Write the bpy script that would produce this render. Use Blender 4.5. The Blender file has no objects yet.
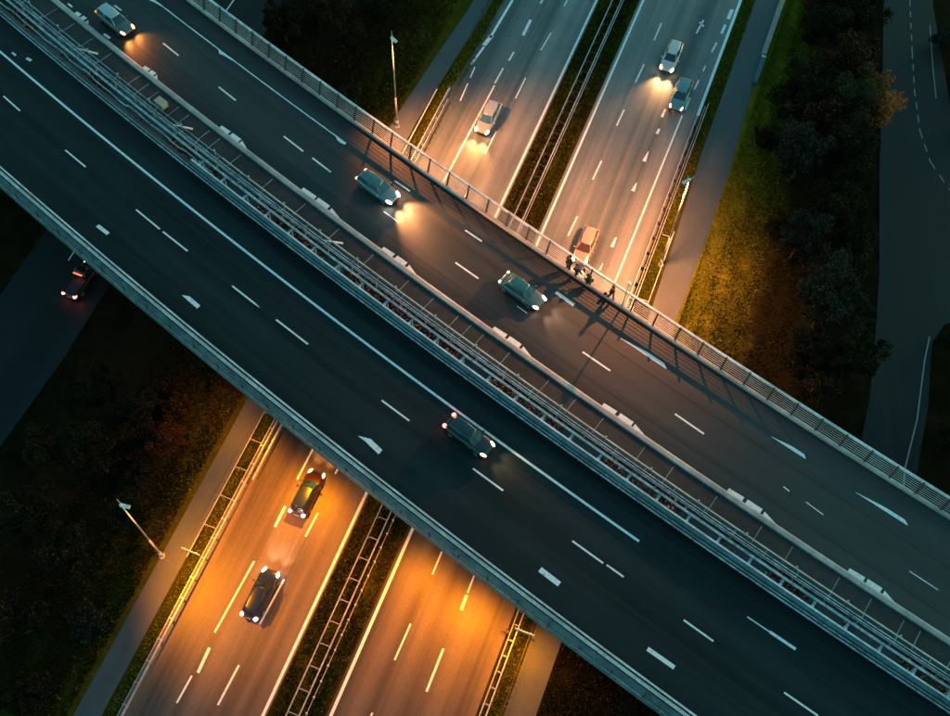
import bpy, bmesh, math, random
import numpy as np
from mathutils import Vector, Matrix
random.seed(7); rng = np.random.default_rng(7)
S = bpy.context.scene
COL = S.collection
R = math.radians

# ---------------------------------------------------------------- camera
cam = bpy.data.objects.new('camera', bpy.data.cameras.new('camera')); COL.objects.link(cam)
cam.data.sensor_width = 36; cam.data.lens = 1043/950*36
cam.data.clip_start = .5; cam.data.clip_end = 900
cam.location = (0, 0, 90)
cam.rotation_euler = (Matrix.Rotation(R(27.84), 3, 'X') @ Matrix.Rotation(R(3.02), 3, 'Z')).to_euler()
S.camera = cam
# ---------------------------------------------------------------- world and sun (dusk)
W = bpy.data.worlds.new('World'); S.world = W; W.use_nodes = True
wn = W.node_tree.nodes; wl = W.node_tree.links; wn.clear()
SUN_EL, SUN_AZ = 4.0, 60.0
sky = wn.new('ShaderNodeTexSky'); sky.sky_type = 'NISHITA'; sky.sun_disc = False
sky.sun_elevation = R(SUN_EL); sky.sun_rotation = R(SUN_AZ)
mx = wn.new('ShaderNodeMix'); mx.data_type = 'RGBA'; mx.blend_type = 'MULTIPLY'; mx.inputs[0].default_value = 1
mx.inputs[7].default_value = (.40, .88, .92, 1)
wl.new(sky.outputs[0], mx.inputs[6])
bg = wn.new('ShaderNodeBackground'); bg.inputs[1].default_value = .15
wl.new(mx.outputs[2], bg.inputs[0])
wo = wn.new('ShaderNodeOutputWorld'); wl.new(bg.outputs[0], wo.inputs[0])
sl = bpy.data.lights.new('sun', 'SUN'); sl.energy = .02; sl.angle = R(12); sl.color = (.8, .95, 1)
so = bpy.data.objects.new('sun', sl); COL.objects.link(so)
so.rotation_euler = (R(90-SUN_EL), 0, R(180-SUN_AZ))
S.view_settings.view_transform = 'Standard'; S.view_settings.look = 'None'
S.view_settings.gamma = 1; S.view_settings.exposure = 1.7; S.view_settings.use_curve_mapping = False
S.cycles.max_bounces = 5; S.cycles.diffuse_bounces = 2; S.cycles.glossy_bounces = 2; S.cycles.transparent_max_bounces = 6
S.cycles.sample_clamp_indirect = 3; S.cycles.caustics_reflective = False; S.cycles.caustics_refractive = False
S.cycles.use_denoising = True

# ---------------------------------------------------------------- frames of reference
AL = R(18.62); CA, SA = math.cos(AL), math.sin(AL)
def G(u, v, z=0):                                   # along / across the lower motorway
    return (v*CA + u*SA, -v*SA + u*CA, z)
BC = (518.288, 773.157); BR = 910.305; GR = -.035
def BP(s, t, dz=0):                                 # along / across the curved overpass
    a = s/880 - R(126); r = BR - t
    x = BC[0] + r*math.cos(a); y = BC[1] + r*math.sin(a)
    return (x, y, 7.5 + GR*x + dz)
def BDIR(s, t):
    a = Vector(BP(s-.5, t)); b = Vector(BP(s+.5, t)); return (b-a).normalized()

# ---------------------------------------------------------------- materials
def mat(name, col, rough=.6, metal=0, emit=None, estr=0, spec=.5):
    m = bpy.data.materials.new(name); m.use_nodes = True
    b = m.node_tree.nodes['Principled BSDF']
    b.inputs['Base Color'].default_value = (*col, 1); b.inputs['Roughness'].default_value = rough
    b.inputs['Metallic'].default_value = metal; b.inputs['Specular IOR Level'].default_value = spec
    if emit: b.inputs['Emission Color'].default_value = (*emit, 1); b.inputs['Emission Strength'].default_value = estr
    return m
def N(m, t, **kw):
    n = m.node_tree.nodes.new(t)
    for k, v in kw.items(): setattr(n, k, v)
    return n
def L(m, a, b): m.node_tree.links.new(a, b)
def ramp(m, fac, stops):
    r = N(m, 'ShaderNodeValToRGB'); e = r.color_ramp.elements
    while len(e) < len(stops): e.new(.5)
    for i, (p, c) in enumerate(stops):
        e[i].position = p; e[i].color = (*c, 1) if len(c) == 3 else c
    L(m, fac, r.inputs[0]); return r.outputs[0]
def noise(m, vec, scale, detail=4, rough=.55, sc=None):
    n = N(m, 'ShaderNodeTexNoise'); n.inputs['Scale'].default_value = scale
    n.inputs['Detail'].default_value = detail; n.inputs['Roughness'].default_value = rough
    if sc:
        mp = N(m, 'ShaderNodeMapping'); mp.inputs['Scale'].default_value = sc; L(m, vec, mp.inputs[0]); vec = mp.outputs[0]
    L(m, vec, n.inputs['Vector']); return n.outputs['Fac']
def mul(m, a, b, f=1.0, mode='MULTIPLY'):
    x = N(m, 'ShaderNodeMix', data_type='RGBA', blend_type=mode); x.inputs[0].default_value = f
    L(m, a, x.inputs[6])
    if isinstance(b, tuple): x.inputs[7].default_value = (*b, 1)
    else: L(m, b, x.inputs[7])
    return x.outputs[2]
def asphalt(name, c0, c1, along, across, uv=False, rough=.55, patch=True):
    """streaked, worn asphalt: wheel tracks run along the road"""
    m = mat(name, c0, rough); b = m.node_tree.nodes['Principled BSDF']
    tc = N(m, 'ShaderNodeTexCoord'); vec = tc.outputs['UV' if uv else 'Object']
    st_ = noise(m, vec, 1, 4, .62, (across, along, 1) if not uv else (along, across, 1))
    base = ramp(m, st_, [(.40, c0), (.60, c1)])
    big = noise(m, vec, .12, 5, .6)
    base = mul(m, base, ramp(m, big, [(.3, (.78, .78, .8)), (.7, (1.15, 1.14, 1.1))]))
    fine = noise(m, vec, 9, 2, .7)
    base = mul(m, base, ramp(m, fine, [(.3, (.8, .8, .8)), (.7, (1.2, 1.2, 1.2))]))
    if patch:
        sp = noise(m, vec, 2.2, 3, .8)
        base = mul(m, base, ramp(m, sp, [(.68, (1, 1, 1)), (.76, (1.5, 1.5, 1.45))]))
    L(m, base, b.inputs['Base Color'])
    rr = ramp(m, st_, [(.3, (rough-.08,)*3), (.7, (rough+.15,)*3)]); L(m, rr, b.inputs['Roughness'])
    bp = N(m, 'ShaderNodeBump'); bp.inputs['Strength'].default_value = .25; bp.inputs['Distance'].default_value = .02
    L(m, fine, bp.inputs['Height']); L(m, bp.outputs[0], b.inputs['Normal'])
    return m
M = {}
M['deck'] = asphalt('deck_asphalt', (.0045, .0110, .0118), (.0135, .0270, .0285), .010, .34, uv=True)
M['deck2'] = asphalt('lighter_deck_asphalt', (.0060, .0110, .0115), (.026, .034, .034), .010, .30, uv=True)
M['road_s'] = asphalt('shaded_motorway_asphalt', (.050, .038, .025), (.13, .10, .07), .006, .38, rough=.5, patch=False)  # motorway asphalt again, weaker sky light put into a darker, browner colour
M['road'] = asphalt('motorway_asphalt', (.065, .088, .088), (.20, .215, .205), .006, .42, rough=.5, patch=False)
M['path'] = asphalt('path_asphalt', (.042, .060, .065), (.065, .080, .082), .05, .3)
M['dark_road'] = asphalt('side_road_asphalt', (.006, .011, .012), (.012, .019, .021), .02, .35)
for _k in ('deck', 'dark_road'): M[_k].node_tree.nodes['Principled BSDF'].inputs['Specular IOR Level'].default_value = .2
M['paint'] = mat('road_paint', (.78, .78, .76), .5)
_b = M['paint'].node_tree.nodes['Principled BSDF']; _t = N(M['paint'], 'ShaderNodeTexCoord')
L(M['paint'], ramp(M['paint'], noise(M['paint'], _t.outputs['Object'], 3.0, 4, .7), [(.30, (.5, .5, .5)), (.46, (.88, .88, .86))]), _b.inputs['Base Color'])
def concrete(name, c0, c1, sc=1.2, rough=.75):
    m = mat(name, c0, rough); b = m.node_tree.nodes['Principled BSDF']; t = N(m, 'ShaderNodeTexCoord')
    a = ramp(m, noise(m, t.outputs['Object'], sc, 6, .65), [(.35, c0), (.65, c1)])
    a = mul(m, a, ramp(m, noise(m, t.outputs['Object'], sc*.15, 3, .6), [(.35, (.7, .7, .7)), (.65, (1.1, 1.1, 1.1))]))
    L(m, a, b.inputs['Base Color']); return m
M['conc'] = concrete('weathered_concrete', (.26, .25, .235), (.42, .40, .37))
M['kerb'] = concrete('kerb_concrete', (.36, .34, .30), (.52, .49, .44))
M['fascia'] = concrete('painted_fascia', (.055, .115, .13), (.12, .22, .24))
M['walk'] = concrete('walkway_slab', (.018, .019, .018), (.040, .036, .032))
M['dkconc'] = concrete('dark_concrete', (.08, .08, .08), (.14, .135, .13))
M['steel'] = concrete('galvanised_steel', (.38, .40, .41), (.62, .64, .65), 2.5, .38)
M['steel'].node_tree.nodes['Principled BSDF'].inputs['Metallic'].default_value = .25
M['bluesteel'] = concrete('blue_grey_steel', (.16, .24, .27), (.52, .66, .70), 2.5, .42)
M['whitesteel'] = concrete('pale_steel', (.62, .63, .62), (.92, .92, .90), 2.5, .35)
M['cream'] = concrete('cream_rail', (.60, .50, .40), (.85, .76, .64), 2.5, .5)
M['darksteel'] = mat('dark_steel', (.05, .06, .07), .5, .3)
M['joint'] = mat('dark_joint', (.015, .016, .018), .9)
M['grass'] = mat('verge_grass', (.04, .05, .015), .9, spec=.03)
def grass_nodes(m, stops):
    b = m.node_tree.nodes['Principled BSDF']; t = N(m, 'ShaderNodeTexCoord'); v = t.outputs['Object']
    a = ramp(m, noise(m, v, .35, 6, .7), stops)
    a = mul(m, a, ramp(m, noise(m, v, 5, 4, .8), [(.3, (.4, .4, .4)), (.7, (1.5, 1.5, 1.4))]))
    L(m, a, b.inputs['Base Color'])
    bp = N(m, 'ShaderNodeBump'); bp.inputs['Strength'].default_value = 1; bp.inputs['Distance'].default_value = .25
    L(m, noise(m, v, 3.5, 5, .8), bp.inputs['Height']); L(m, bp.outputs[0], b.inputs['Normal'])
grass_nodes(M['grass'], [(.3, (.004, .004, .0015)), (.5, (.010, .009, .003)), (.7, (.024, .019, .006))])
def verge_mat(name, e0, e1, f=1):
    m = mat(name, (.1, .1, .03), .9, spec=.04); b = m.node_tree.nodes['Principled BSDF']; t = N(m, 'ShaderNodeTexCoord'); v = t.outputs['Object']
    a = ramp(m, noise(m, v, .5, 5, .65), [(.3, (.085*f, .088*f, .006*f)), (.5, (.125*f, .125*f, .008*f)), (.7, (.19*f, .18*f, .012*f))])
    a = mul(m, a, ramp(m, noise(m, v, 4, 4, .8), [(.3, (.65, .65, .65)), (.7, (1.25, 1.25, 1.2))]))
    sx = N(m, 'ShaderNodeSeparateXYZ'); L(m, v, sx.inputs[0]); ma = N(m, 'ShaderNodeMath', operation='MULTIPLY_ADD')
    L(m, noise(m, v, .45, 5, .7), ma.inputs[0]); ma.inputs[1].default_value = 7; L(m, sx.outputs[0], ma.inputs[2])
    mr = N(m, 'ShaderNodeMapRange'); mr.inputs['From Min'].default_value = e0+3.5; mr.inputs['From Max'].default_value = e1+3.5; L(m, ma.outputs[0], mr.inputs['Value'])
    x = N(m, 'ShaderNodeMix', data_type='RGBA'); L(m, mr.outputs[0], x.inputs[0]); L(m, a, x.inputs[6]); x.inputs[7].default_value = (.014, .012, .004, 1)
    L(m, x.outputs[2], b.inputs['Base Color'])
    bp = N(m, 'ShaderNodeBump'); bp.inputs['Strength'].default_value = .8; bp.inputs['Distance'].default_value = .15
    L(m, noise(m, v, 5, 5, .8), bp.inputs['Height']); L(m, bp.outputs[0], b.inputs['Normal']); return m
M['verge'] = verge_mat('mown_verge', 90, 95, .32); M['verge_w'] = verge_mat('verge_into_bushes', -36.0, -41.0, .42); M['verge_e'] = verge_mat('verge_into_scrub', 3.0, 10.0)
def leafmat(name, stops, rough=.7):
    m = mat(name, stops[0][1], rough, spec=.04); b = m.node_tree.nodes['Principled BSDF']
    g = N(m, 'ShaderNodeNewGeometry'); L(m, ramp(m, g.outputs['Random Per Island'], stops), b.inputs['Base Color']); return m
M['tuft'] = leafmat('grass_blades', [(0, (.010, .010, .003)), (.5, (.024, .022, .005)), (.85, (.05, .04, .010)), (1, (.10, .06, .018))])
M['tuft2'] = leafmat('yellowish_grass_blades', [(0, (.06, .08, .005)), (.6, (.115, .14, .008)), (.95, (.18, .20, .012)), (1, (.24, .19, .02))])  # brighter, yellower blades for verges and medians
M['leaf_g'] = leafmat('green_leaves', [(0, (.005, .006, .003)), (.6, (.012, .012, .005)), (1, (.028, .028, .010))])
M['leaf_b'] = leafmat('blue_green_leaves', [(0, (.005, .007, .005)), (.6, (.013, .018, .012)), (1, (.045, .055, .036))])
M['leaf_y'] = leafmat('olive_yellow_leaves', [(0, (.01, .008, .003)), (.6, (.030, .020, .006)), (1, (.09, .05, .014))])
M['leaf_r'] = leafmat('brown_dead_leaves', [(0, (.04, .014, .008)), (.5, (.20, .075, .04)), (.85, (.38, .17, .10)), (1, (.5, .36, .25))])
M['leaf_r2'] = leafmat('rusty_leaves', [(0, (.010, .006, .003)), (.6, (.032, .016, .007)), (1, (.11, .042, .015))])
def two_tone():
    m = leafmat('turning_leaves', [(0, (.02, .028, .012)), (1, (.06, .06, .02))]); b = m.node_tree.nodes['Principled BSDF']
    g = N(m, 'ShaderNodeNewGeometry'); t = N(m, 'ShaderNodeTexCoord'); sx = N(m, 'ShaderNodeSeparateXYZ'); L(m, t.outputs['Object'], sx.inputs[0])
    ad = N(m, 'ShaderNodeMath', operation='MULTIPLY_ADD'); L(m, g.outputs['Random Per Island'], ad.inputs[0]); ad.inputs[1].default_value = 1.6
    L(m, sx.outputs[0], ad.inputs[2])
    r = ramp(m, ad.outputs[0], [(.0, (.035, .034, .013)), (.45, (.06, .04, .014)), (.85, (.50, .13, .03))])
    r2 = [n for n in m.node_tree.nodes if n.type == 'VALTORGB'][-1]
    mr = N(m, 'ShaderNodeMapRange'); mr.inputs['From Min'].default_value = 0; mr.inputs['From Max'].default_value = 3.4
    L(m, ad.outputs[0], mr.inputs['Value']); L(m, mr.outputs[0], r2.inputs[0]); L(m, r, b.inputs['Base Color']); return m
M['leaf_o'] = two_tone()
M['bark'] = concrete('bark', (.05, .035, .025), (.09, .07, .05), 5, .9)

# ---------------------------------------------------------------- mesh helpers
class MB:
    def __init__(s): s.v = []; s.f = []; s.uv = []
    def add(s, vs, fs, uvs=None):
        o = len(s.v); s.v += [tuple(p) for p in vs]; s.f += [tuple(i+o for i in f) for f in fs]
        s.uv += (uvs if uvs else [(p[0], p[1]) for p in vs])
    def box(s, c, d, rz=0):
        x, y, z = (k/2 for k in d); cr, sr = math.cos(rz), math.sin(rz)
        P = [(a*x, b*y, e*z) for e in (-1, 1) for a, b in ((-1, -1), (1, -1), (1, 1), (-1, 1))]
        s.add([(c[0]+p[0]*cr-p[1]*sr, c[1]+p[0]*sr+p[1]*cr, c[2]+p[2]) for p in P],
              [(3, 2, 1, 0), (4, 5, 6, 7), (0, 1, 5, 4), (1, 2, 6, 5), (2, 3, 7, 6), (3, 0, 4, 7)])
    def tube(s, p, q, r0, r1=None, n=8):
        r1 = r0 if r1 is None else r1
        p, q = Vector(p), Vector(q); d = (q-p).normalized(); a = d.orthogonal().normalized(); b = d.cross(a)
        vs = [c + (a*math.cos(k*2*math.pi/n) + b*math.sin(k*2*math.pi/n))*r for c, r in ((p, r0), (q, r1)) for k in range(n)]
        s.add(vs, [(k, (k+1) % n, n+(k+1) % n, n+k) for k in range(n)] + [tuple(reversed(range(n))), tuple(range(n, 2*n))])
    def ell(s, c, r, n=10, m=7, rot=None):
        vs = []; fs = []
        for i in range(m+1):
            th = math.pi*i/m
            for k in range(n):
                p = Vector((r[0]*math.sin(th)*math.cos(2*math.pi*k/n), r[1]*math.sin(th)*math.sin(2*math.pi*k/n), r[2]*math.cos(th)))
                if rot: p = rot @ p
                vs.append(Vector(c)+p)
        for i in range(m):
            for k in range(n): fs.append((i*n+k, (i+1)*n+k, (i+1)*n+(k+1) % n, i*n+(k+1) % n))
        s.add(vs, fs)
    def sweep(s, fn, prof, a0, a1, step, cap=True, closed=True):
        """prof: (across, dz) points; fn(along, across, dz)"""
        n = max(1, int(math.ceil((a1-a0)/step))); k = len(prof); vs = []; uv = []
        for i in range(n+1):
            a = a0+(a1-a0)*i/n
            for (t, z) in prof: vs.append(fn(a, t, z)); uv.append((a, t+z*.3))
        fs = []
        for i in range(n):
            for j in range(k if closed else k-1):
                j2 = (j+1) % k; fs.append((i*k+j, i*k+j2, (i+1)*k+j2, (i+1)*k+j))
        if cap and closed: fs += [tuple(reversed(range(k))), tuple(range(n*k, n*k+k))]
        s.add(vs, fs, uv)
    def build(s, name, m, parent=None, smooth=False, bevel=0):
        me = bpy.data.meshes.new(name); me.from_pydata(s.v, [], s.f); me.materials.append(m)
        ul = me.uv_layers.new(name='UVMap'); idx = np.zeros(len(me.loops), dtype=np.int32); me.loops.foreach_get('vertex_index', idx)
        ul.data.foreach_set('uv', np.array(s.uv, dtype=np.float32)[idx].ravel())
        bm = bmesh.new(); bm.from_mesh(me)
        if len(bm.faces) < 20000: bmesh.ops.recalc_face_normals(bm, faces=bm.faces)
        bm.to_mesh(me); bm.free()
        if smooth: me.polygons.foreach_set('use_smooth', [True]*len(me.polygons))
        o = bpy.data.objects.new(name, me); COL.objects.link(o); o.parent = parent
        if bevel:
            b = o.modifiers.new('bevel', 'BEVEL'); b.width = bevel; b.segments = 2; b.limit_method = 'ANGLE'
        return o
def tag(o, label=None, cat=None, group=None, kind=None):
    if label: o['label'] = label
    if cat: o['category'] = cat
    if group: o['group'] = group
    if kind: o['kind'] = kind
    return o
def empty(name, loc=(0, 0, 0), rz=0):
    o = bpy.data.objects.new(name, None); COL.objects.link(o); o.location = loc; o.rotation_euler = (0, 0, rz); o.empty_display_size = .3
    return o
def copy_tree(o, parent=None):
    c = o.copy(); COL.objects.link(c); c.parent = parent
    for ch in list(o.children): copy_tree(ch, c)
    return c
def put(o, parent, loc, rz=0):                      # another object on the same mesh
    c = o.copy(); COL.objects.link(c); c.parent = parent; c.location = loc; c.rotation_euler = (0, 0, rz); return c

# ================================================================ GROUND AND LOWER ROADS
g = MB(); nn = 40; ex = 420
vs = [(-ex+2*ex*i/nn, -ex+2*ex*j/nn, 0) for j in range(nn+1) for i in range(nn+1)]
g.add(vs, [(j*(nn+1)+i, j*(nn+1)+i+1, (j+1)*(nn+1)+i+1, (j+1)*(nn+1)+i) for j in range(nn) for i in range(nn)])
tag(g.build('ground', M['grass']), kind='structure')

def strip(name, m, edges, z, kind='structure', thick=0):
    """edges: list of (u, v_left, v_right) in the motorway frame; local axes x = across, y = along"""
    b = MB(); vs = []; fs = []
    dense = []
    for (a, b_) in zip(edges[:-1], edges[1:]):
        n = max(1, int(abs(b_[0]-a[0])/4))
        for i in range(n): f = i/n; dense.append([a[q]+(b_[q]-a[q])*f for q in range(3)])
    dense.append(edges[-1])
    for (u, v0, v1) in dense: vs += [(v0, u, z), (v1, u, z)]
    b.add(vs, [(2*i, 2*i+1, 2*i+3, 2*i+2) for i in range(len(dense)-1)])
    o = b.build(name, m); o.rotation_euler = (0, 0, -AL)
    return tag(o, kind=kind)
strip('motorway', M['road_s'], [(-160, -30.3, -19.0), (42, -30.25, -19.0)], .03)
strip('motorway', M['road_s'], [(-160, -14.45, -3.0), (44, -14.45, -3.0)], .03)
strip('motorway', M['road'], [(42.01, -30.25, -19.0), (76, -30.2, -19.0), (84, -29.7, -19.0), (260, -28.2, -19.0)], .03)
strip('motorway', M['road'], [(44.01, -14.45, -3.0), (80, -14.45, -3.0), (260, -14.45, -3.0)], .03)
strip('footpath', M['path'], [(-160, -34.1, -31.7), (30, -33.6, -31.5), (50, -34.0, -31.7), (70, -34.3, -31.9), (80, -33.6, -31.4), (88, -32.9, -30.8), (130, -31.5, -28.9), (260, -31.5, -28.9)], .022)
strip('cycle_path', M['path'], [(-160, -.6, 1.7), (22, -.85, 1.65), (57, -.75, 1.9), (66, -.95, 2.2), (78, -1.38, 2.1), (88, -1.4, 1.55), (104, -1.7, 1.2), (130, -2, 1), (260, -2, 1)], .022)
# slip road on the far left, side road with its junction on the right
strip('slip_road', M['dark_road'], [(-160, -61.5, -52.4), (20, -61.5, -52.45), (30, -61.5, -51.95), (60, -61.8, -52.8), (80, -62.3, -53.4), (260, -65, -56)], .018)
strip('grass_verge', M['verge'], [(-60, -19.1, -14.35), (240, -19.1, -14.35)], .008)
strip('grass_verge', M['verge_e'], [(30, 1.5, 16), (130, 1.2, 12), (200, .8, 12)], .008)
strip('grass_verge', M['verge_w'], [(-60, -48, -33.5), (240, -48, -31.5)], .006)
strip('grass_verge', M['verge'], [(-60, -31.8, -28), (240, -31.8, -28)], .008)
strip('grass_verge', M['verge'], [(-60, -3.1, -.5), (240, -3.1, -1)], .008)
def poly(name, m, pts, z):
    b = MB(); b.add([(x, y, z) for x, y in pts], [tuple(range(len(pts)))]); return tag(b.build(name, m), kind='structure')
poly('side_road', M['dark_road'], [(34.5, 10), (36.2, 36), (37.0, 41.2), (38.3, 45.5), (39.2, 49.6), (41.2, 60), (42.8, 72), (45.2, 87), (47, 99.3), (52, 125), (60, 160), (66, 160), (56, 112),
    (52.9, 99), (52.6, 90), (52.4, 84), (53.5, 77), (56, 72.5), (70, 70), (100, 69), (100, 52), (60, 54.8), (49.5, 54.9), (47, 54.2), (45.4, 52), (44.9, 50), (43.9, 45), (41.6, 37.5), (39.5, 10)], .018)

# ---- painted markings of the lower roads
def marks(name, segs, parent_kind='structure', z=.036):
    b = MB()
    for (u0, v0, u1, v1, w) in segs:
        n = max(1, int(abs(u1-u0)/6)); vs = []
        for i in range(n+1):
            f = i/n; u = u0+(u1-u0)*f; v = v0+(v1-v0)*f; vs += [(v-w/2, u, z), (v+w/2, u, z)]
        b.add(vs, [(2*i, 2*i+1, 2*i+3, 2*i+2) for i in range(n)])
    o = b.build(name, M['paint']); o.rotation_euler = (0, 0, -AL); return tag(o, kind=parent_kind)
A = [(93.1, -25.25, 92.4, -25.31, .2), (89.5, -25.46, 86.8, -25.44, .34), (84.0, -25.52, 82.5, -25.59, .22), (81.2, -25.8, 78.7, -25.88, .18), (78.4, -25.8, 60, -26.1, .17),
     (34.2, -25.6, 27.2, -25.7, .17), (24.5, -25.57, 22.4, -25.56, .24), (18.9, -25.84, 12.1, -26.13, .17), (10.8, -25.93, 8.6, -25.85, .26), (8.2, -26.2, 5.8, -26.3, .17),
     (2.5, -26.2, -1, -26.2, .17), (98, -25.2, 96, -25.2, .2)]
B = [(94.2, -22.5, 93.1, -22.54, .14), (88.5, -22.54, 85.4, -22.74, .14), (80.8, -22.92, 77.5, -22.93, .14), (72.3, -23.26, 68.8, -23.28, .14), (64, -23.2, 60.5, -23.2, .14),
     (25.0, -22.56, 22.6, -22.64, .17), (18.4, -22.69, 14.1, -22.9, .17), (10.4, -22.96, 6.9, -23.09, .17), (2.5, -23, -1, -23, .17), (32.5, -22.7, 29, -22.7, .17), (97, -22.5, 100, -22.5, .15)]
E_ = [(91.7, -28.55, 85, -28.85, .3), (85.4, -28.8, 83.6, -29.1, .5), (83.4, -29.0, 80.3, -29.4, .25), (80.1, -28.85, 78.4, -28.75, .14), (77.5, -28.7, 74.8, -28.55, .14), (260, -28, 92, -28.5, .25),
      (-100, -19.22, 46, -19.3, .26), (46, -19.3, 260, -19.15, .24)]
marks('lane_markings', A+B+E_)
RB = [(25.8, -10.84, 23.6, -10.84, .15), (24.9, -7.39, 23.2, -7.36, .14), (23.0, -7.36, 21.6, -7.33, .27), (18.9, -10.92, 15.6, -10.99, .16), (18.0, -7.52, 14.2, -7.5, .2), (11, -11, 7.5, -11, .16), (10, -7.5, 6.5, -7.5, .16),
      (32, -10.9, 29, -10.9, .15), (33, -7.4, 29, -7.4, .15),
      (95, -11, 92, -11, .15), (88.0, -11.02, 85.0, -11.1, .17), (80.6, -11.1, 78.1, -11.18, .17), (72.8, -11.22, 70.0, -11.31, .17), (64.8, -11.29, 62.1, -11.41, .17), (57, -11.4, 54, -11.4, .17),
      (90.5, -4.37, 89.6, -4.41, .16), (88.1, -4.5, 86.5, -4.6, .18), (85.2, -4.72, 83.2, -4.74, .24), (82.3, -4.81, 54, -5.2, .17), (94.5, -4.11, 92.8, -4.25, .2), (97.7, -3.9, 96.1, -3.95, .3), (100.4, -3.78, 98.7, -3.82, .42),
      (86.8, -6.66, 85.5, -6.69, .24), (-100, -14.2, 43, -14.05, .27), (43, -14.05, 260, -14.15, .24), (83, -3.2, 260, -3.45, .33)]
def wedge(u0, u1, v, w0, w1): return (u0, u1, v, w0, w1)
mk = marks('lane_markings', RB)
ab = MB()
for (u0, u1, v, w0, w1) in ((82.5, 81.2, -6.87, .18, .34), (79.5, 78.7, -6.7, .26, .34), (76.0, 74.5, -6.9, .06, .40), (71.4, 70.2, -6.85, .06, .38), (63.8, 62.5, -6.74, .16, .36), (60.2, 59.3, -7.03, .08, .22)):
    ab.add([(v-w0/2+.05, u0, .036), (v+w0/2+.05, u0, .036), (v+w1/2, u1, .036), (v-w1/2, u1, .036)], [(0, 1, 2, 3)])
for (a, b_, c, d, w) in ((97.4, -6.5, 95.0, -6.72, .18), (96.9, -6.85, 96.4, -6.2, .22)):
    pu, pv = Vector((b_, a)), Vector((d, c)); n = (pv-pu).orthogonal().normalized()*w/2
    ab.add([(*(pu-n), .0365), (*(pu+n), .0365), (*(pv+n), .0365), (*(pv-n), .0365)], [(0, 1, 2, 3)])
o = ab.build('direction_arrows', M['paint']); o.rotation_euler = (0, 0, -AL); tag(o, kind='structure')
# side road and slip road lines
b = MB()
def pline(pts, w, z=.024, dash=None):
    acc = 0
    for p, q in zip(pts[:-1], pts[1:]):
        p, q = Vector(p), Vector(q); Ln = (q-p).length; d = (q-p)/Ln; n = Vector((-d.y, d.x))*w/2
        k = 0
        while k < Ln-1e-6:
            seg = min(dash[0] if dash else Ln, Ln-k); a = p+d*k; c = p+d*(k+seg)
            b.add([(*(a-n), z), (*(a+n), z), (*(c+n), z), (*(c-n), z)], [(0, 1, 2, 3)])
            k += seg + (dash[1] if dash else 1)
dv = [(52.6, 112), (50.2, 99.5), (49.2, 91), (48.6, 85.2), (48.3, 79.1), (48.8, 74.8), (50.3, 71.1)]
pline(dv, .11, dash=(1.0, .9)); pline([(52, 95.5), (51.3, 89), (50.9, 84)], .09); pline([(45.2, 52.6), (44.3, 49.9), (42.6, 43.5), (40.6, 38.1), (38, 25)], .12)
M['old_paint'] = mat('faded_paint', (.26, .28, .28), .7)
tag(b.build('road_lines', M['old_paint']), kind='structure')
marks('road_lines', [(90, -59, 77, -59.0, .15), (74, -59, 60, -58.8, .15), (57, -58, 40, -57.5, .12), (260, -56, 82, -53.75, .12)], z=.024)
# grey separating wall beside the cycle path, then a dark box section
w = MB(); w.sweep(G, [(1.15, 0), (1.75, 0), (1.75, .55), (1.15, .55)], 94.6, 104.5, 3)
w.sweep(lambda a, t, z: G(a, t-.25*(a-104.5)/20, z), [(1.15, 0), (1.75, 0), (1.75, .55), (1.15, .55)], 104.51, 124, 3)
tag(w.build('low_wall', M['conc'], bevel=.04), 'low pale concrete wall along the cycle path at the top right', 'wall')
w = MB(); w.sweep(G, [(1.3, 0), (1.85, 0), (1.85, .45), (1.3, .45)], 89.8, 94.3, 3)
bx = mat('blue_painted_metal', (.03, .09, .13), .4)
bb = w.build('storage_trough', bx, bevel=.04); tag(bb, 'dark blue box trough at the end of the pale low wall', 'trough')
w = MB(); w.box((*G(94.1, 1.55)[:2], .47), (.5, .25, .05), -AL); w.build('lid', M['whitesteel'], bb)
w = MB(); w.box((*G(89.9, 1.6)[:2], .5), (.55, .3, .12), -AL); w.build('end_cap', M['darksteel'], bb)

# ================================================================ THE OVERPASS (two curved decks)
S0, S1, DS = -92, 96, 3
def bs(prof, s0=S0, s1=S1, ds=DS, **k):
    m = MB(); m.sweep(BP, prof, s0, s1, ds, **k); return m
def find_s(t, v):
    best = None
    for i in range(-900, 960):
        x, y, z = BP(i/10, t); d = abs(x*CA - y*SA - v)
        if best is None or d < best[0]: best = (d, i/10)
    return best[1]
def pier(t, v, parent):
    s = find_s(t, v); x, y, z = BP(s, t, -1.6); m = MB()
    m.tube((x, y, 0), (x, y, z), .55, .55, 20)
    d = BDIR(s, t); m.box((x, y, z+.05), (.9, 3.4, .7), math.atan2(d.y, d.x))
    return m.build('pier', M['conc'], parent)
# left (near) bridge
LB = empty('motorway_bridge', BP(0, 6)); LB.location = (0, 0, 0)
tag(LB, 'near lower-left bridge deck with teal fascia, three lanes and one car', 'bridge')
bs([(.5, 0), (13.4, 0), (13.4, -1.0), (11, -1.4), (2.5, -1.4), (.5, -1.0)]).build('deck', M['deck'], LB)
bs([(.0, -1.5), (.12, .32), (.16, .40), (.50, .42), (.50, -1.5)]).build('fascia', M['fascia'], LB, bevel=.02)
bs([(-.03, -.32), (.045, -.32), (.05, -.26), (-.02, -.26)]).build('drip_rail', M['bluesteel'], LB)
jm = MB()
for i in range(int((S1-S0)/2.9)):
    s = S0+1+i*2.9; r = lambda a, t, z: BP(a, t, z)
    jm = MB(); jm.sweep(BP, [(-.03, -.55), (.05, -.55), (.125, .43), (.09, .43)], s, s+.07, 1); jm.build('fascia_joint', M['joint'], LB)
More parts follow.
